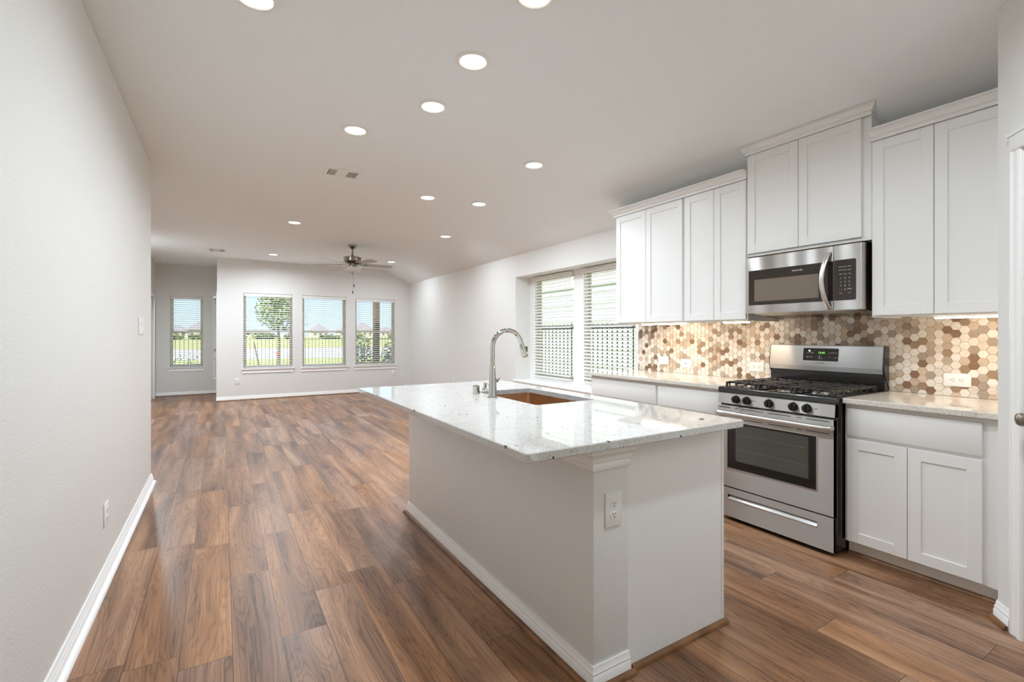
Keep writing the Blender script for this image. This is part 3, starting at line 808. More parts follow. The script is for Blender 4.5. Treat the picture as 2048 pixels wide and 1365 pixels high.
def slab(T, u0, u1, z0, z1, parent, name='drawer', th=0.019):
    return MB(T).box((u0, -th, z0), (u1, -0.0006, z1), 0.003).build(name, M['cabinet'], parent)


XU = 3.313   # case face of the wall cabinets
XBF = 3.069  # case face of the base cabinets
TU = TX(0, XU)   # u = -y
TBc = TX(0, XBF)
CZ = 1.383


def upper(y1, y0, z0, z1, doors, label, sloped=False):
    t = thing('wall_cabinet', label, 'cabinet', (XU, (y0 + y1) / 2, z0), 'white wall cabinets')
    if sloped:
        zt = lambda x: HC - SL * (x - XCR) - 0.004
        mb = MB().prism([(XU, z0), (W - 0.001, z0), (W - 0.001, zt(W)), (XU, zt(XU))], 'y', y0, y1)
    else:
        mb = MB(); th = 0.016
        mb.box((XU, y0, z0), (XU + 0.019, y1, z1))                      # face frame
        mb.box((XU + 0.019, y0, z0), (W - 0.001, y0 + th, z1)); mb.box((XU + 0.019, y1 - th, z0), (W - 0.001, y1, z1))
        mb.box((XU + 0.019, y0 + th, z0 + 0.015), (W - 0.001, y1 - th, z0 + 0.027)); mb.box((XU + 0.019, y0 + th, z1 - 0.012), (W - 0.001, y1 - th, z1))
    mb.build('cabinet_body', M['cabinet'], t)
    for (a, b, c, d) in doors: shaker(TU, -a, -b, c, d, t)
    return t


upper(3.545, 2.716, CZ, 2.44, [(3.531, 3.1425, 1.395, 2.432), (3.1385, 2.728, 1.395, 2.432)], 'white two-door wall cabinet next to the deep window, farthest from the range')
upper(2.714, 2.136, CZ, 2.44, [(2.702, 2.421, 1.395, 2.432), (2.417, 2.1445, 1.395, 2.432)], 'white two-door wall cabinet directly left of the microwave')
upper(2.134, 1.333, 1.853, 2.60, [(2.130, 1.762, 1.876, 2.600), (1.758, 1.382, 1.876, 2.600)], 'taller white wall cabinet set above the microwave', sloped=True)
upper(1.331, 0.698, CZ, 2.44, [(1.321, 1.030, 1.395, 2.432), (1.026, 0.712, 1.395, 2.432)], 'white two-door wall cabinet right of the microwave against the pantry wall')
CRP = [(0.0, 0.0), (0.010, 0.0), (0.011, 0.011), (0.006, 0.013), (0.006, 0.020), (0.018, 0.026), (0.024, 0.038), (0.038, 0.050), (0.044, 0.053), (0.040, 0.055), (0.047, 0.058), (0.047, 0.067), (0.0, 0.067)]


def crown(path, z, label):
    q = MB().sweep(path, [(d, z + h) for d, h in CRP])
    r_ = bmesh.ops.bisect_plane(q.bm, geom=list(q.bm.verts) + list(q.bm.edges) + list(q.bm.faces), plane_co=(XCR, 0, HC - 0.004), plane_no=(SL, 0, 1), clear_outer=True)
    bmesh.ops.holes_fill(q.bm, edges=[e_ for e_ in q.bm.edges if len(e_.link_faces) == 1])
    o = q.build('crown_moulding', M['cabinet'], at=(path[0][0], path[0][1], z))
    tag(o, label, 'crown moulding', 'cabinet crown mouldings')


xc = XU - 0.0195
crown([(xc, 2.1355), (xc, 3.546), (W - 0.12, 3.546)][::-1], 2.436, 'white crown moulding along the top of the two cabinets left of the microwave')
crown([(3.37, 1.332), (xc, 1.332), (xc, 2.1355), (3.37, 2.1355)][::-1], 2.602, 'raised white crown moulding on the tall cabinet above the microwave')
crown([(xc, 0.698), (xc, 1.3315)][::-1], 2.436, 'white crown moulding on the cabinet right of the microwave')


def base_cab(y1, y0, drawers, doors, label, filler=None):
    t = thing('base_cabinet', label, 'cabinet', (XBF, (y0 + y1) / 2, 0), 'white base cabinets')
    mb = MB(); mb.box((XBF, y0, 0.085), (W - 0.001, y1, 0.8835)); mb.build('cabinet_body', M['cabinet'], t)
    MB().box((XBF + 0.042, y0, 0.0005), (W - 0.01, y1, 0.085)).build('toe_kick', M['cabinet'], t)
    for (a, b, c, d) in drawers: slab(TBc, -a, -b, c, d, t)
    for (a, b, c, d) in doors: shaker(TBc, -a, -b, c, d, t)
    if filler: MB().box((XBF - 0.004, filler[1], 0.085), (XBF - 0.0003, filler[0], 0.8835)).build('filler_strip', M['cabinet'], t)
    return t


base_cab(3.640, 2.786, [(3.609, 2.798, 0.700, 0.858)], [(3.609, 3.206, 0.098, 0.682), (3.202, 2.798, 0.098, 0.682)], 'white base cabinet with wide drawer by the deep window')
base_cab(2.784, 2.137, [(2.773, 2.150, 0.700, 0.858)], [(2.773, 2.463, 0.098, 0.682), (2.459, 2.150, 0.098, 0.682)], 'white base cabinet with drawer directly left of the gas range')
base_cab(1.368, 0.695, [(1.352, 0.770, 0.700, 0.857)], [(1.352, 1.066, 0.094, 0.681), (1.062, 0.770, 0.094, 0.681)], 'white base cabinet right of the gas range with one drawer front over two doors', filler=(0.745, 0.7))
struct('trim_10', MB().sweep([(XBF + 0.042, 1.366), (XBF + 0.042, 0.716)][::1], [(d - 0.0151, z) for d, z in SP]), M['shoe'])


def topslab(x0, x1, y0, y1, z0, z1, m, name, label, hole=None, rc=0.012):
    bm = bmesh.new()
    def ring(x0, x1, y0, y1, z, r, n=4):
        pts = []
        for (cx_, cy_, a0) in ((x1 - r, y1 - r, 0), (x0 + r, y1 - r, PI / 2), (x0 + r, y0 + r, PI), (x1 - r, y0 + r, 1.5 * PI)):
            for k in range(n + 1):
                a = a0 + k * PI / 2 / n; pts.append((cx_ + r * math.cos(a), cy_ + r * math.sin(a), z))
        return [bm.verts.new(p) for p in pts]
    e_ = 0.003
    o1 = ring(x0 + e_, x1 - e_, y0 + e_, y1 - e_, z0, rc); o2 = ring(x0, x1, y0, y1, z0 + e_, rc); o3 = ring(x0, x1, y0, y1, z1 - e_, rc); o4 = ring(x0 + e_, x1 - e_, y0 + e_, y1 - e_, z1, rc)
    n = len(o1)
    for A_, B_ in ((o1, o2), (o2, o3), (o3, o4)):
        for k in range(n): bm.faces.new((A_[k], A_[(k + 1) % n], B_[(k + 1) % n], B_[k]))
    if hole:
        hx0, hx1, hy0, hy1 = hole
        h1 = ring(hx0, hx1, hy0, hy1, z0, 0.02); h3 = ring(hx0, hx1, hy0, hy1, z1 - 0.002, 0.02); h4 = ring(hx0 - 0.002, hx1 + 0.002, hy0 - 0.002, hy1 + 0.002, z1, 0.022)
        for A_, B_ in ((h1, h3), (h3, h4)):
            for k in range(n): bm.faces.new((A_[k], A_[(k + 1) % n], B_[(k + 1) % n], B_[k]))
        for A_, B_ in ((o4, h4), (o1, h1)):
            for k in range(n): bm.faces.new((A_[k], A_[(k + 1) % n], B_[(k + 1) % n], B_[k]))
    else:
        bm.faces.new(o4); bm.faces.new(o1[::-1])
    bmesh.ops.recalc_face_normals(bm, faces=list(bm.faces))
    q = MB(); q.bm.free(); q.bm = bm
    o = q.build(name, m, at=((x0 + x1) / 2, (y0 + y1) / 2, z0)); return tag(o, label, 'countertop')


topslab(3.022, W - 0.001, 2.1375, 3.70, 0.884, 0.914, M['granite2'], 'countertop', 'speckled stone countertop left of the range to the deep window, warm light tinted in')
topslab(3.022, W - 0.001, 0.697, 1.3685, 0.884, 0.914, M['granite2'], 'countertop', 'short speckled stone countertop right of the range, warm light tinted into its colour')

# ------------------------------------------------------------------ under-cabinet light bars
for (ya, yb, l) in ((3.24, 2.735, 'glowing light bar under the wall cabinet nearest the deep window'), (2.37, 2.15, 'short glowing light bar under the cabinet left of the microwave'), (1.047, 0.72, 'glowing light bar under the wall cabinet right of the microwave')):
    t = thing('light_bar', l, 'under-cabinet light', (3.345, (ya + yb) / 2, 1.40), 'under-cabinet light bars')
    MB().box((3.334, yb, 1.376), (3.372, ya, 1.3975), 0.002).build('housing', M['white'], t)
    MB().box((3.336, yb + 0.008, 1.3685), (3.370, ya - 0.008, 1.3755), 0.002).build('diffuser', M['ledbar'], t)

# ------------------------------------------------------------------ kitchen island
IX0, IX1, IY0, IY1 = 0.786, 1.890, 1.235, 3.385
BX0, BX1, BY0, BY1 = 1.132, 1.888, 1.3313, 3.355
HX = 1.305
SK = (1.378, 1.778, 2.07, 2.765)
t = thing('kitchen_island', 'white kitchen island with textured half wall, smooth end panel and baseboard', 'kitchen island', (1.45, 2.3, 0))
MB().box((BX0, BY0, 0.0005), (HX, BY1, 0.8835), 0.006).build('half_wall', M['wall'], t)
mb = MB(); mb.box((HX + 0.0005, BY0 + 0.004, 0.0005), (BX1 - 0.018, BY0 + 0.022, 0.8835)); mb.box((BX1 - 0.0165, BY0 + 0.003, 0.0005), (BX1, BY0 + 0.022, 0.8835))
mb.build('end_panel', M['cabinet'], t)
mb = MB(); mb.box((HX + 0.0005, BY0 + 0.0225, 0.1), (BX1 - 0.02, SK[2] - 0.06, 0.8835)); mb.box((HX + 0.0005, SK[3] + 0.06, 0.1), (BX1 - 0.02, BY1, 0.8835))
mb.box((HX + 0.0005, SK[2] - 0.06, 0.1), (BX1 - 0.02, SK[3] + 0.06, 0.62)); mb.box((BX1 - 0.07, SK[2] - 0.06, 0.62), (BX1 - 0.02, SK[3] + 0.06, 0.8835)); mb.box((HX + 0.0005, BY0 + 0.0225, 0.0005), (BX1 - 0.08, BY1, 0.1))
mb.build('cabinet_body', M['cabinet'], t)
TI = Matrix(((0, -1, 0, BX1 - 0.02), (1, 0, 0, 0), (0, 0, 1, 0), (0, 0, 0, 1)))
for (a, b) in ((1.37, 1.68), (1.69, 2.0), (2.05, 2.43), (2.44, 2.82)):
    slab(TI, a, b, 0.70, 0.86, t, 'drawer'); shaker(TI, a, b, 0.11, 0.685, t)
MB().box((BX1 - 0.02 + 0.0005, 2.83, 0.11), (BX1 + 0.01, 3.34, 0.86), 0.004).build('dishwasher_front', M['steel'], t)
pth = [(BX0, BY1), (BX0, BY0), (HX + 0.004, BY0)]
CAP = [(0, 0.786), (0.010, 0.786), (0.014, 0.792), (0.014, 0.803), (0.009, 0.807), (0.009, 0.813), (0.018, 0.820), (0.022, 0.838), (0.036, 0.850), (0.046, 0.855), (0.046, 0.862), (0.052, 0.866), (0.052, 0.8835), (0, 0.8835)]
MB().sweep([(HX - 0.001, BY0), (BX0, BY0), (BX0, BY0 + 0.17)][::1], [(-d, z) for d, z in CAP][::-1]).build('column_cap', M['trim'], t)
FL = lambda pr: [(-d, z) for d, z in pr][::-1]
MB().sweep([(HX - 0.001, BY0), (BX0, BY0), (BX0, BY1), (HX, BY1)], FL(BP)).build('baseboard', M['trim'], t)
MB().sweep([(HX + 0.012, BY0), (BX0, BY0), (BX0, BY1), (HX, BY1)], FL(SP)).build('shoe_moulding', M['shoe'], t)
MB().sweep([(BX1 + 0.012, BY0 + 0.003), (HX + 0.018, BY0 + 0.003)], [(-(d - 0.0151), z) for d, z in SP][::-1]).build('shoe_moulding', M['shoe'], t)
topslab(IX0, IX1, IY0, IY1, 0.884, 0.914, M['granite'], 'island_countertop', 'polished white speckled stone top of the kitchen island with sink cutout', hole=SK)
# sink
t = thing('kitchen_sink', 'undermount single bowl sink in the island top, warm reflections tinted into its steel', 'sink', (1.578, 2.41, 0.66))
bm = bmesh.new()
def rr(x0, x1, y0, y1, z, r, n=5):
    pts = []
    for (cx_, cy_, a0) in ((x1 - r, y1 - r, 0), (x0 + r, y1 - r, PI / 2), (x0 + r, y0 + r, PI), (x1 - r, y0 + r, 1.5 * PI)):
        for k in range(n + 1):
            a = a0 + k * PI / 2 / n; pts.append((cx_ + r * math.cos(a), cy_ + r * math.sin(a), z))
    return [bm.verts.new(p) for p in pts]
x0, x1, y0, y1 = SK[0] - 0.004, SK[1] + 0.004, SK[2] - 0.004, SK[3] + 0.004
rs = [rr(x0 - 0.02, x1 + 0.02, y0 - 0.02, y1 + 0.02, 0.8832, 0.03), rr(x0, x1, y0, y1, 0.8832, 0.02), rr(x0, x1, y0, y1, 0.70, 0.02), rr(x0 + 0.006, x1 - 0.006, y0 + 0.006, y1 - 0.006, 0.683, 0.02), rr(x0 + 0.02, x1 - 0.02, y0 + 0.02, y1 - 0.02, 0.676, 0.02)]
for A_, B_ in zip(rs, rs[1:]):
    for k in range(len(A_)): bm.faces.new((A_[k], A_[(k + 1) % len(A_)], B_[(k + 1) % len(A_)], B_[k]))
bm.faces.new(rs[-1])
q = MB(); q.bm.free(); q.bm = bm; q.build('sink_bowl', M['sink'], t)
MB().lathe((1.578, 2.41, 0.6765), [(0.045, 0), (0.044, 0.003), (0.036, 0.004), (0.030, 0.001), (0.004, 0.001)], 32).build('drain', M['chrome'], t)

# faucet
fx, fy = 1.327, 2.455
t = thing('kitchen_faucet', 'tall polished gooseneck pull-down faucet standing at the island sink', 'faucet', (fx, fy, 0.914))
MB().lathe((fx, fy, 0.9142), [(0.031, 0), (0.031, 0.004), (0.0265, 0.008), (0.0255, 0.02), (0.021, 0.10), (0.0165, 0.185), (0.0150, 0.193)], 32).build('faucet_body', M['chrome'], t)
pts = [(fx, fy, 1.107), (fx, fy, 1.20)]
Rg = 0.100
for k in range(0, 17):
    a = PI - k * (PI * 0.93) / 16
    pts.append((fx + Rg + Rg * math.cos(a), fy, 1.205 + Rg * math.sin(a)))
MB().tube(pts, [0.0140] * 2 + [0.0135] * 17, 20).build('gooseneck', M['chrome'], t)
e1 = Vector(pts[-1]); dr = (Vector(pts[-1]) - Vector(pts[-2])).normalized()
h = MB().tube([e1, e1 + dr * 0.012, e1 + dr * 0.06, e1 + dr * 0.082, e1 + dr * 0.086], [0.0140, 0.0150, 0.0195, 0.0205, 0.018], 24).build('spray_head', M['chrome'], t)
MB().box(e1 + dr * 0.02 + Vector((0.014, -0.007, 0)), e1 + dr * 0.055 + Vector((0.024, 0.007, 0)), 0.003).build('spray_button', M['inkdark'], h)
MB().cyl((fx + 0.015, fy + 0.005, 1.010), (fx + 0.040, fy + 0.016, 1.010), 0.011, n=16).build('handle_stub', M['chrome'], t)
MB().tube([(fx + 0.036, fy + 0.015, 1.010), (fx + 0.050, fy + 0.022, 1.014), (fx + 0.060, fy + 0.027, 1.022)], [0.0055, 0.005, 0.0045], 12).build('lever_handle', M['chrome'], t)
t = thing('air_switch', 'short polished cylinder button on the island top left of the faucet', 'disposal button', (1.321, 2.656, 0.914))
MB().lathe((1.321, 2.656, 0.9142), [(0.024, 0), (0.024, 0.004), (0.0215, 0.006), (0.0215, 0.050), (0.019, 0.053), (0.002, 0.053)], 28).build('button_body', M['chrome'], t)
MB().lathe((1.321, 2.656, 0.9672), [(0.012, 0), (0.011, 0.002), (0.001, 0.0025)], 20).build('push_cap', M['chrome'], t)
t = thing('soap_dispenser', 'small polished soap dispenser behind the faucet at the island sink', 'soap dispenser', (1.469, 2.825, 0.914))
MB().lathe((1.469, 2.825, 0.9142), [(0.021, 0), (0.021, 0.004), (0.014, 0.008), (0.012, 0.030), (0.013, 0.034), (0.013, 0.046), (0.004, 0.048)], 24).build('dispenser_body', M['chrome'], t)
MB().tube([(1.469, 2.825, 0.955), (1.469, 2.800, 0.960), (1.469, 2.775, 0.957), (1.469, 2.768, 0.950)], [0.007, 0.006, 0.0055, 0.005], 12).build('dispenser_nozzle', M['chrome'], t)
o = MB().tube([(1.735, 1.345, 0.9162), (1.745, 1.341, 0.9168), (1.757, 1.338, 0.9162)], [0.0014, 0.0022, 0.0012], 8).build('brown_speck', M['shoe'], at=(1.747, 1.341, 0.9145))  # raised brown speck standing for an inclusion in the stone
tag(o, 'tiny brown speck standing for a stone inclusion in the island top near its right corner', 'stone speck')

# ------------------------------------------------------------------ gas range
RY0, RY1 = 1.3726, 2.1346
RF = 2.964
t = thing('gas_range', 'stainless steel gas range with black cooktop, oven door and bottom drawer', 'range', (3.3, 1.7536, 0))
MB().box((RF + 0.022, RY0 + 0.004, 0.03), (3.655, RY1 - 0.004, 0.8745)).build('range_body', M['black'], t)
mb = MB()
for y in (RY0 + 0.05, RY1 - 0.05):
    for x in (RF + 0.08, 3.58): mb = MB().cyl((x, y, 0.0005), (x, y, 0.03), 0.018, n=16); mb.build('foot', M['dark'], t)
ck = MB().prism([(RF - 0.004, 0.877), (3.602, 0.877), (3.602, 0.9165), (RF + 0.010, 0.9165), (RF + 0.001, 0.914), (RF - 0.004, 0.905)], 'y', RY0, RY1).build('cooktop', M['black'], t)
TR = TX(0, 0)   # u=-y, v=x
# control panel
cp_ = MB().prism([(RF - 0.008, 0.803), (RF + 0.03, 0.803), (RF + 0.03, 0.8765), (RF - 0.002, 0.8765)], 'y', RY0, RY1, 0.0015).build('control_panel', M['steel'], t)
for i, y in enumerate((1.995, 1.916, 1.763, 1.609, 1.527)):
    bx = RF - 0.006
    k = MB().lathe((bx, y, 0.839), [(0.0265, 0), (0.0265, -0.005), (0.0245, -0.008), (0.0230, -0.022), (0.020, -0.026), (0.002, -0.0265)], 28, 'x').build('burner_knob', M['knob'], cp_)
    MB().box((bx - 0.034, y - 0.0055, 0.817), (bx - 0.020, y + 0.0055, 0.861), 0.002).build('knob_grip', M['knob'], k)
    MB().box((bx - 0.0022, y - 0.0012, 0.8675), (bx - 0.0006, y + 0.0012, 0.8725)).build('knob_mark', M['inkdark'], cp_)
for y, s in ((1.868, 'OFF  HI'), (1.655, 'LO'), (1.478, 'FRONT')):
    text(s, 0.007, M['inkdark'], 'panel_print', cp_, (RF - 0.0068, y, 0.842), (0, -1, 0), (0.08, 0, 1))
# oven door
od = MB(); wall_cells(od, 'x', RF - 0.014, RF + 0.021, RY0 + 0.004, RY1 - 0.004, 0.236, 0.789, [(1.470, 2.055, 0.366, 0.682)])
dr_ = od.build('oven_door', M['steel'], t)
MB().box((RF - 0.012, 1.4705, 0.3665), (RF + 0.018, 2.0545, 0.6815)).build('door_glass', M['glassblk'], dr_)
wf = MB().box((RF - 0.0128, 1.517, 0.419), (RF - 0.0118, 1.995, 0.668)).build('inner_window', M['ovenglass'], dr_)
mb = MB()
for z in (0.50, 0.60):
    mb.box((RF - 0.0133, 1.53, z), (RF - 0.0128, 1.985, z + 0.0015))
mb.build('oven_rack', mat('rack_seen_through_glass', (0.16, 0.15, 0.13, 1), 0.4), dr_)
mb = MB(); wall_cells(mb, 'x', RF - 0.0165, RF - 0.0115, 1.463, 2.062, 0.359, 0.689, [(1.4705, 2.0545, 0.3665, 0.6815)]); mb.build('glass_bezel', M['steel_plain'], dr_)
mb = MB()
for z in (0.776, 0.706):
    for (a, b) in ((2.115, 2.035), (2.0, 1.975), (1.95, 1.80), (1.77, 1.62), (1.585, 1.555), (1.53, 1.40)):
        mb.box((RF - 0.0148, b, z), (RF - 0.0138, a, z + 0.004))
mb.build('vent_slots', M['dark'], dr_)
hp = [(RF - 0.014, RY1 - 0.012, 0.742), (RF - 0.040, RY1 - 0.014, 0.742), (RF - 0.052, RY1 - 0.035, 0.742)] + [(RF - 0.054, RY1 - 0.035 - k * (0.762 - 0.07) / 8, 0.742) for k in range(1, 8)] + [(RF - 0.052, RY0 + 0.035, 0.742), (RF - 0.040, RY0 + 0.014, 0.742), (RF - 0.014, RY0 + 0.012, 0.742)]
MB().tube(hp, 0.0155, 20, squash=(1.0, 0.8)).build('door_handle', M['steel_plain'], dr_)
# drawer
wd = MB(); wall_cells(wd, 'x', RF - 0.014, RF + 0.006, RY0 + 0.004, RY1 - 0.004, 0.030, 0.226, [(1.467, 2.052, 0.146, 0.182)])
dw = wd.build('storage_drawer', M['steel'], t)
MB().box((RF + 0.006, RY0 + 0.006, 0.035), (RF + 0.0215, RY1 - 0.006, 0.224)).build('recess_back', M['dark'], dw)
MB().prism([(RF - 0.016, 0.1465), (RF + 0.0055, 0.1465), (RF + 0.0055, 0.177), (RF - 0.001, 0.172), (RF - 0.012, 0.160), (RF - 0.017, 0.154)], 'y', 1.4675, 2.0515).build('drawer_pull', M['steel'], dw)
# backguard
bg_ = MB().box((3.6025, RY0 + 0.002, 0.880), (3.655, RY1 - 0.002, 1.026)).build('backguard_riser', M['black'], t)
con = MB().prism([(3.594, 1.022), (3.656, 1.022), (3.656, 1.200), (3.612, 1.204), (3.604, 1.199), (3.586, 1.058), (3.588, 1.050)], 'y', RY0 + 0.010, RY1 - 0.002, 0.001).build('control_console', M['steel'], t)
for ya, yb in ((RY0 - 0.0008, RY0 + 0.0095), (RY1 - 0.0015, RY1)):
    MB().prism([(3.593, 1.019), (3.6565, 0.92), (3.6565, 1.201), (3.611, 1.206), (3.602, 1.200), (3.584, 1.058), (3.586, 1.049)], 'y', ya, yb).build('console_end_cap', M['black'], con)
# sloping face of the console: from (3.586,1.058) to (3.604,1.199)
nv = Vector((1.199 - 1.058, 0, -(3.604 - 3.586))).normalized()      # into the console
vup = Vector((3.604 - 3.586, 0, 1.199 - 1.058)).normalized()
def onface(y, z, out_=0.0008):
    s = (z - 1.058) / (1.199 - 1.058); return Vector((3.586 + s * 0.018, y, z)) - nv * out_
TF = Matrix(((0, nv.x, vup.x, onface(1.765, 1.137, 0).x), (-1, 0, 0, 1.765), (0, nv.z, vup.z, 1.137), (0, 0, 0, 1)))
def rpts(w_, h_, r, n=4):
    p = []
    for (cx_, cy_, a0) in ((w_ / 2 - r, h_ / 2 - r, 0), (-w_ / 2 + r, h_ / 2 - r, PI / 2), (-w_ / 2 + r, -h_ / 2 + r, PI), (w_ / 2 - r, -h_ / 2 + r, 1.5 * PI)):
        for k in range(n + 1): a = a0 + k * PI / 2 / n; p.append((cx_ + r * math.cos(a), cy_ + r * math.sin(a)))
    return p
MB(TF).prism(rpts(0.246, 0.100, 0.008), 'y', -0.0012, 0.0).build('display_bezel', M['steel_plain'], con)
dp = MB(TF).prism(rpts(0.238, 0.092, 0.007), 'y', -0.0020, -0.0012).build('clock_display', M['glassblk'], con)
MB(TF).lathe((-0.075, -0.0021, 0.027), [(0.0062, 0), (0.005, -0.001), (0.001, -0.0012)], 16, 'y').build('status_light', mat('status_lamp', (1, 1, 1, 1), 0.5, emit=((1, 0.95, 0.85, 1), 1.6)), dp)
def ft(s, size, m, y, z, nm='display_print'): text(s, size, m, nm, dp if m != M['inkdark'] else con, onface(y, z, 0.0032 if m != M['inkdark'] else 0.0005), (0, -1, 0), vup)
ft('12:43', 0.021, M['led'], 1.757, 1.1500, 'clock_digits')
ft('OVEN', 0.0075, M['ink'], 1.847, 1.150); ft('CLEAN', 0.0075, M['ink'], 1.822, 1.150)
ft('BAKE', 0.0075, M['ink'], 1.852, 1.118); ft('BROIL', 0.0075, M['ink'], 1.826, 1.118)
ft('SET', 0.0065, M['ink'], 1.769, 1.129); ft('CLOCK', 0.0065, M['ink'], 1.767, 1.120); ft('TIMER ON', 0.0065, M['ink'], 1.764, 1.110)
ft('^', 0.016, M['ink'], 1.707, 1.146); ft('v', 0.011, M['ink'], 1.707, 1.120)
ft('START', 0.008, M['ink'], 1.684, 1.150); ft('STOP', 0.008, M['inkred'], 1.684, 1.118)
ft('OFF', 0.008, M['ink'], 1.661, 1.150); ft('LOCK', 0.0075, M['ink'], 1.661, 1.118)
ft('FRIGIDAIRE', 0.0118, M['inkdark'], 1.765, 1.0775, 'brand_lettering')
# burners and grates
for (x, y, r) in ((3.13, 1.53, 0.043), (3.13, 1.98, 0.050), (3.43, 1.53, 0.036), (3.43, 1.98, 0.036), (3.28, 1.755, 0.045)):
    b = MB().lathe((x, y, 0.9167), [(r + 0.012, 0), (r + 0.010, 0.006), (r, 0.010), (r, 0.014), (0.01, 0.014)], 28).build('burner_base', M['steel_plain'], t)
    MB().lathe((x, y, 0.931), [(r, 0), (r, 0.006), (r - 0.006, 0.009), (0.004, 0.010)], 28).build('burner_cap', M['iron'], b)
for gi, (ya, yb) in enumerate(((1.405, 1.632), (1.642, 1.868), (1.878, 2.105))):
    g = MB(); zt = 0.951; hb_ = 0.014; wb = 0.0064
    xa, xb = 3.005, 3.565
    for y in (ya + wb, (ya + yb) / 2 - 0.035, (ya + yb) / 2 + 0.035, yb - wb):
        full = abs(y - (ya + yb) / 2) > 0.06
        if full: g.box((xa, y - wb, zt - hb_), (xb, y + wb, zt), 0.0015, 1)
        else:
            g.box((xa, y - wb, zt - hb_), (3.085, y + wb, zt), 0.0015, 1); g.box((3.175, y - wb, zt - hb_), (3.385, y + wb, zt), 0.0015, 1); g.box((3.475, y - wb, zt - hb_), (xb, y + wb, zt), 0.0015, 1)
        for x in (xa, xb): g.box((x - 0.006, y - wb, 0.9168 if full else 0.928), (x + 0.006, y + wb, zt - 0.001), 0.0015, 1)
    for x in (3.045, 3.13, 3.215, 3.28, 3.345, 3.43, 3.515):
        mid = x in (3.13, 3.43, 3.28)
        if mid:
            g.box((x - wb, ya, zt - hb_), (x + wb, (ya + yb) / 2 - 0.030, zt), 0.0015, 1); g.box((x - wb, (ya + yb) / 2 + 0.030, zt - hb_), (x + wb, yb, zt), 0.0015, 1)
        else: g.box((x - wb, ya, zt - hb_), (x + wb, yb, zt), 0.0015, 1)
        for y in (ya, yb): g.box((x - wb, y - 0.0035, 0.922), (x + wb, y + 0.0035, zt - 0.001), 0.0012, 1)
    g.build('burner_grate', M['iron'], t)

# ------------------------------------------------------------------ microwave
MY0, MY1 = 1.352, 2.126
t = thing('microwave', 'stainless over-the-range microwave with dark window and curved handle under the raised cabinet', 'microwave', (3.45, 1.74, 1.434))
MX = 3.262
MB().prism([(MX + 0.03, 1.436), (3.645, 1.405), (3.645, 1.8515), (MX + 0.03, 1.8515)], 'y', MY0 + 0.022, MY1 - 0.004).build('microwave_case', mat('warm_light_tinted_case', (0.10, 0.065, 0.035, 1), 0.2, 0.6), t)  # dark case, with the warm light on its side tinted into the colour
d = MB(); wall_cells(d, 'x', MX, MX + 0.029, 1.5235, MY1, 1.434, 1.8375, [])
md = MB().box((MX, 1.5235, 1.434), (MX + 0.029, MY1, 1.8375), 0.002).build('microwave_door', M['steel'], t)
gw = MB().box((MX - 0.0012, 1.5245, 1.4925), (MX - 0.0002, 2.0985, 1.7430)).build('door_glass', M['mwglass'], md)
MB().box((MX - 0.0018, 1.612, 1.519), (MX - 0.0012, 2.054, 1.6745)).build('viewing_window', M['mwwin'], md)
text('FRIGIDAIRE', 0.0135, M['ink'], 'brand_lettering', md, (MX - 0.0022, 1.748, 1.711), (0, -1, 0), (0, 0, 1))
hpts = []
for k in range(15):
    s = k / 14; z = 1.446 + s * 0.350
    bow = math.sin(PI * s); hpts.append((MX - 0.012 - 0.046 * bow ** 0.8, 1.546 + 0.022 * bow, z))
hd = MB().tube([(MX + 0.002, 1.546, 1.446)] + hpts + [(MX + 0.002, 1.546, 1.796)], 0.0145, 16, squash=(0.55, 1.15)).build('door_handle', M['steel_plain'], md)
cpn = MB().prism([(MX + 0.029, MY0), (MX + 0.012, MY0 + 0.002), (MX + 0.002, MY0 + 0.012), (MX, MY0 + 0.028), (MX, 1.5215), (MX + 0.029, 1.5215)], 'z', 1.434, 1.8375).build('control_panel', M['steel'], t)
TM = TX(1.4575, MX)
def rp(w_, h_, r): return rpts(w_, h_, r)
kp = MB(Matrix.Translation((0, 0, 1.6195)) @ TM).prism(rp(0.125, 0.253, 0.009), 'y', -0.0012, 0.0).build('keypad', M['mwglass'], cpn)
def kt(s, size, m, y, z): text(s, size, m, 'keypad_print', kp, (MX - 0.0017, y, z), (0, -1, 0), (0, 0, 1))
for z, row_ in ((1.7015, ('POPCORN', 'PIZZA', 'REHEAT')), (1.681, ('DEFROST', 'POTATO', 'VEGGIE')), (1.656, ('COOK', 'POWER', 'TIMER'))):
    for y, s in zip((1.481, 1.456, 1.431), row_): kt(s, 0.0055, M['ink'], y, z)
for r_, z in enumerate((1.631, 1.607, 1.584)):
    for c_, y in enumerate((1.480, 1.456, 1.432)): kt(str(r_ * 3 + c_ + 1), 0.0125, M['ink'], y, z)
kt('0', 0.0125, M['ink'], 1.456, 1.560); kt('STOP', 0.0090, M['inkred'], 1.481, 1.560); kt('START', 0.0085, M['ink'], 1.431, 1.562)
kt('LIGHT', 0.0058, M['ink'], 1.481, 1.538); kt('FAN', 0.0058, M['ink'], 1.431, 1.538)
MB().prism([(MX + 0.035, 1.4345), (3.42, 1.4225), (3.42, 1.4195), (MX + 0.035, 1.4315)], 'y', MY0 + 0.05, MY1 - 0.04).build('grease_filter', M['steel_plain'], t)

# ------------------------------------------------------------------ outside
GZ = -0.2
o = MB().box((-120, -40, GZ - 0.2), (200, 420, GZ)).build('lawn_ground', M['grass']); o['kind'] = 'structure'
o = MB().box((-120, 33, GZ + 0.001), (200, 56, GZ + 0.02)).build('road', M['concrete']); o['kind'] = 'structure'
o = MB().box((-120, 56.2, GZ + 0.001), (200, 60, GZ + 0.02)).build('path', M['clay']); o['kind'] = 'structure'
o = MB().box((-120, 160, GZ + 0.001), (200, 168, GZ + 0.02)).build('street', M['clay']); o['kind'] = 'structure'


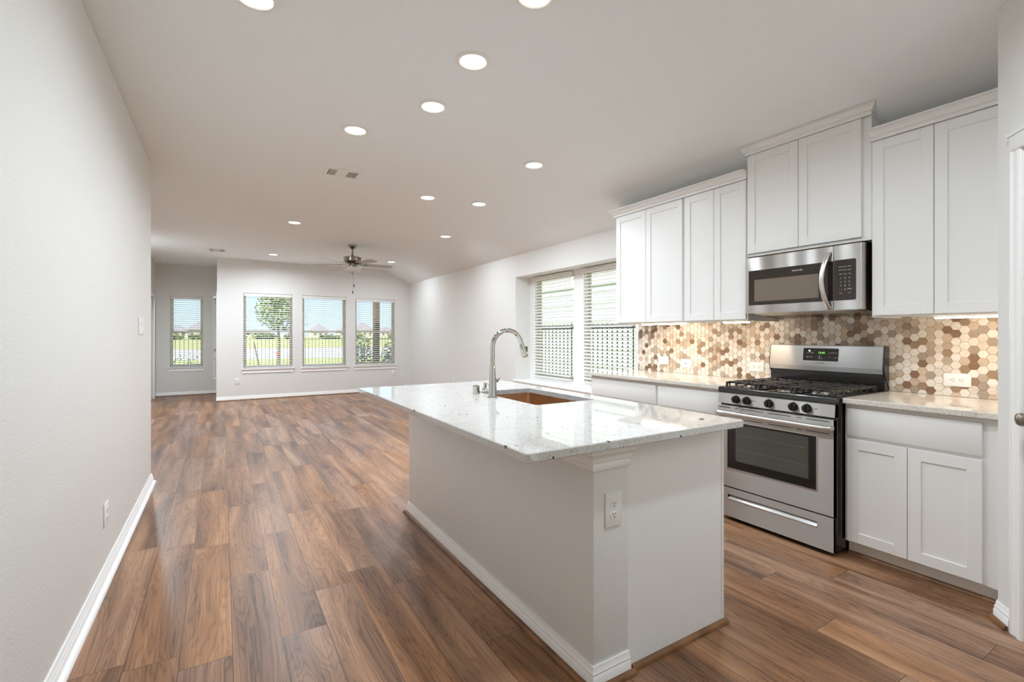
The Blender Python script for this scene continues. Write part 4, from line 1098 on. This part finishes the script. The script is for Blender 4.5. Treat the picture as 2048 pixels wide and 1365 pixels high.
def fence(name, label, loc, a, b, z0, z1, step=0.127):
    t = thing('iron_fence', label, 'fence', loc)
    A, B = Vector(a), Vector(b); L_ = (B - A).length; D = (B - A).normalized()
    ang = math.atan2(D.y, D.x)
    for z in (z0 + 0.14, z1 - 0.10):
        T = Matrix.Translation((A.x, A.y, 0)) @ Matrix.Rotation(ang, 4, 'Z')
        MB(T).box((0, -0.014, z - 0.016), (L_, 0.014, z + 0.016)).build('rail', M['fence'], t)
    first = None
    for i in range(int(L_ / step) + 1):
        p = A + D * (i * step)
        if first is None:
            first = MB().box((p.x - 0.009, p.y - 0.009, z0), (p.x + 0.009, p.y + 0.009, z1)).build('picket', M['fence'], t)
        else:
            c = first.copy(); C.objects.link(c); c.parent = t; c.location = (p.x - A.x, p.y - A.y, 0)
    return t


fence('iron_fence', 'black iron picket fence across the lawn beyond the far windows', (2.5, 20.8, GZ), (-2.8, 20.8), (8.8, 20.8), GZ + 0.05, 1.20)
fence('iron_fence', 'black iron picket fence seen close through the side recess windows', (5.6, 8, GZ), (5.6, 3.0), (5.6, 14.6), GZ + 0.05, 1.50, 0.124)


def house(x, y, w_, d_, hw, hp_, label):
    t = thing('house', label, 'house', (x, y, GZ), 'distant houses')
    MB().box((x - w_ / 2, y, GZ), (x + w_ / 2, y + d_, hw)).build('walls', M['brick'], t)
    r = MB(); e_ = 0.6; bm = r.bm
    c = [bm.verts.new(p) for p in ((x - w_ / 2 - e_, y - e_, hw), (x + w_ / 2 + e_, y - e_, hw), (x + w_ / 2 + e_, y + d_ + e_, hw), (x - w_ / 2 - e_, y + d_ + e_, hw))]
    k = min(w_, d_) / 2 * 0.9
    a = [bm.verts.new(p) for p in ((x - w_ / 2 + k, y + d_ / 2, hp_), (x + w_ / 2 - k, y + d_ / 2, hp_))]
    bm.faces.new((c[0], c[1], a[1], a[0])); bm.faces.new((c[1], c[2], a[1])); bm.faces.new((c[2], c[3], a[0], a[1])); bm.faces.new((c[3], c[0], a[0])); bm.faces.new(c[::-1])
    r.build('roof', M['roof'], t)
    for i in (-0.3, 0.0, 0.3):
        MB().box((x + w_ * i - 0.6, y - 0.05, 0.9), (x + w_ * i + 0.6, y - 0.01, 2.2)).build('house_window', M['housewin'], t)


def px_at_y(px, y):
    a = (px - CX) / F_PX; s, c = math.sin(YAW), math.cos(YAW)
    return y * (c * a + s) / (-s * a + c)


for px, w_, hw, hp_, y, l in ((352, 9, 2.8, 5.8, 268, 'distant grey-roofed house at left through the alcove window'), (402, 12.5, 3.8, 7.6, 288, 'distant larger grey-roofed house at right through the alcove window'),
                              (512, 11, 2.4, 3.8, 270, 'distant low pale house left of the tree beyond the far wall window'), (641, 8.5, 3.2, 7.0, 268, 'distant pale house left of centre beyond the middle far window'),
                              (694, 8.5, 3.0, 6.2, 288, 'distant house at the right edge of the middle far window'), (730, 9.2, 3.9, 8.2, 268, 'distant grey house left of the brown porch post'),
                              (776, 9.2, 3.2, 6.3, 288, 'distant grey house right of the brown porch post')):
    house(px_at_y(px, y), y, w_, 11, hw, hp_, l)


def leaves(T_c, rad, n, size, shape='ball'):
    mb = MB(); bm = mb.bm; rnd = random.Random(int(T_c[0] * 100 + n))
    for _ in range(n):
        while True:
            p = Vector((rnd.uniform(-1, 1), rnd.uniform(-1, 1), rnd.uniform(-1, 1)))
            if p.length < 1: break
        if shape == 'cone':
            k = 1 - 0.55 * (p.z * 0.5 + 0.5); p.x *= k; p.y *= k
        q = Vector((T_c[0] + p.x * rad[0], T_c[1] + p.y * rad[1], T_c[2] + p.z * rad[2]))
        u = Vector((rnd.gauss(0, 1), rnd.gauss(0, 1), rnd.gauss(0, 1))).normalized(); v = u.orthogonal().normalized()
        s = size * rnd.uniform(0.6, 1.3)
        bm.faces.new([bm.verts.new(q + d_) for d_ in (-u * s, v * s * 0.5, u * s, -v * s * 0.5)])
    return mb


tx, ty = px_at_y(557, 23.5), 23.5
t = thing('young_tree', 'young leafy green tree on the lawn outside the far wall window', 'tree', (tx, ty, GZ))
tk = MB().tube([(tx, ty, GZ), (tx + 0.02, ty, 0.9), (tx - 0.02, ty, 1.9), (tx + 0.02, ty, 3.2), (tx, ty, 4.0)], [0.07, 0.055, 0.045, 0.03, 0.015], 10).build('trunk', M['bark'], t)
br = MB(); rnd = random.Random(3)
for k in range(16):
    z = 1.45 + k * 0.13; a = k * 2.4; r = 1.15 - k * 0.045
    br.tube([(tx, ty, z), (tx + math.cos(a) * r * 0.5, ty + math.sin(a) * r * 0.5, z + 0.18), (tx + math.cos(a) * r, ty + math.sin(a) * r, z + 0.3)], [0.02, 0.014, 0.006], 6)
br.build('branches', M['bark'], t)
leaves((tx + 0.05, ty, 2.72), (1.25, 1.2, 1.28), 2400, 0.075, 'cone').build('foliage', M['leaf'], t, smooth=False)
MB().cyl((tx, ty, 0.38), (tx, ty, 0.52), 0.066, n=12).build('tree_tie', M['redtie'], t)
sx = px_at_y(520, 22.6)
o = MB().tube([(sx, 22.6, GZ), (px_at_y(508, 22.6), 22.6, 0.95)], [0.035, 0.03], 8).build('tree_stake', M['bark'], at=(sx, 22.6, GZ))
tag(o, 'dark leaning stake in the grass left of the young tree', 'stake')
for px, y, w_, h_, l in ((728, 13.6, 0.27, 1.45, 'tall leafy shrub left of the brown porch post'), (776, 13.8, 0.22, 1.25, 'leafy shrub right of the brown porch post'), (375, 17, 0.42, 0.95, 'loose low shrub outside the alcove window')):
    x = px_at_y(px, y); t = thing('garden_shrub', l, 'shrub', (x, y, GZ), 'garden shrubs')
    MB().tube([(x, y, GZ), (x + 0.02, y, GZ + h_ * 0.8)], [0.02, 0.008], 6).build('stem', M['bark'], t)
    leaves((x, y, GZ + h_ * 0.55), (w_, w_, h_ * 0.48), 650 if h_ > 1 else 160, 0.045).build('foliage', M['leaf'], t, smooth=False)
for px, w_, h_ in ((478, 2.2, 1.6), (530, 3.8, 2.0), (585, 2.8, 1.8), (660, 3.6, 1.4), (715, 2.6, 1.9), (795, 3.6, 2.0), (345, 2.8, 1.5), (400, 3.0, 1.5)):
    x = px_at_y(px, 175)
    o = leaves((x, 175, GZ + h_ / 2), (w_, 1.5, h_ / 2), 500, 0.5).build('hedge', M['leaf'], at=(x, 175, GZ), smooth=False); tag(o, 'distant low dark hedge across the lawn', 'hedge', 'distant hedges')
x = 3.57
t = thing('porch_post', 'square brown porch post outside the right-hand far wall window', 'post', (x, 13.3, GZ))
MB().box((x - 0.075, 13.225, GZ), (x + 0.075, 13.375, 2.9)).build('post_shaft', M['post'], t)
MB().box((x - 0.10, 13.20, GZ), (x + 0.10, 13.40, GZ + 0.12), 0.01).build('post_base', M['post'], t)
# neighbour's wall beyond the side fence
t = thing('neighbour_house', 'pale green-grey neighbouring house wall beyond the side fence', 'house', (9.0, 9, GZ))
mb = MB(); mb.box((8.6, -2, GZ), (9.2, 18, 5.2))
for k in range(34): mb.prism([(8.6, GZ + k * 0.155), (8.585, GZ + k * 0.155), (8.598, GZ + (k + 1) * 0.155), (8.6, GZ + (k + 1) * 0.155)], 'y', -2, 18)
mb.build('siding', M['siding'], t)
MB().box((8.56, -2.0, 2.62), (8.5845, 18, 2.82)).build('trim_band', M['fascia'], t)
MB().prism([(8.1, 5.1), (12, 6.8), (12, 6.9), (8.1, 5.2)], 'y', -2.5, 18.5).build('roof', M['roof'], t)
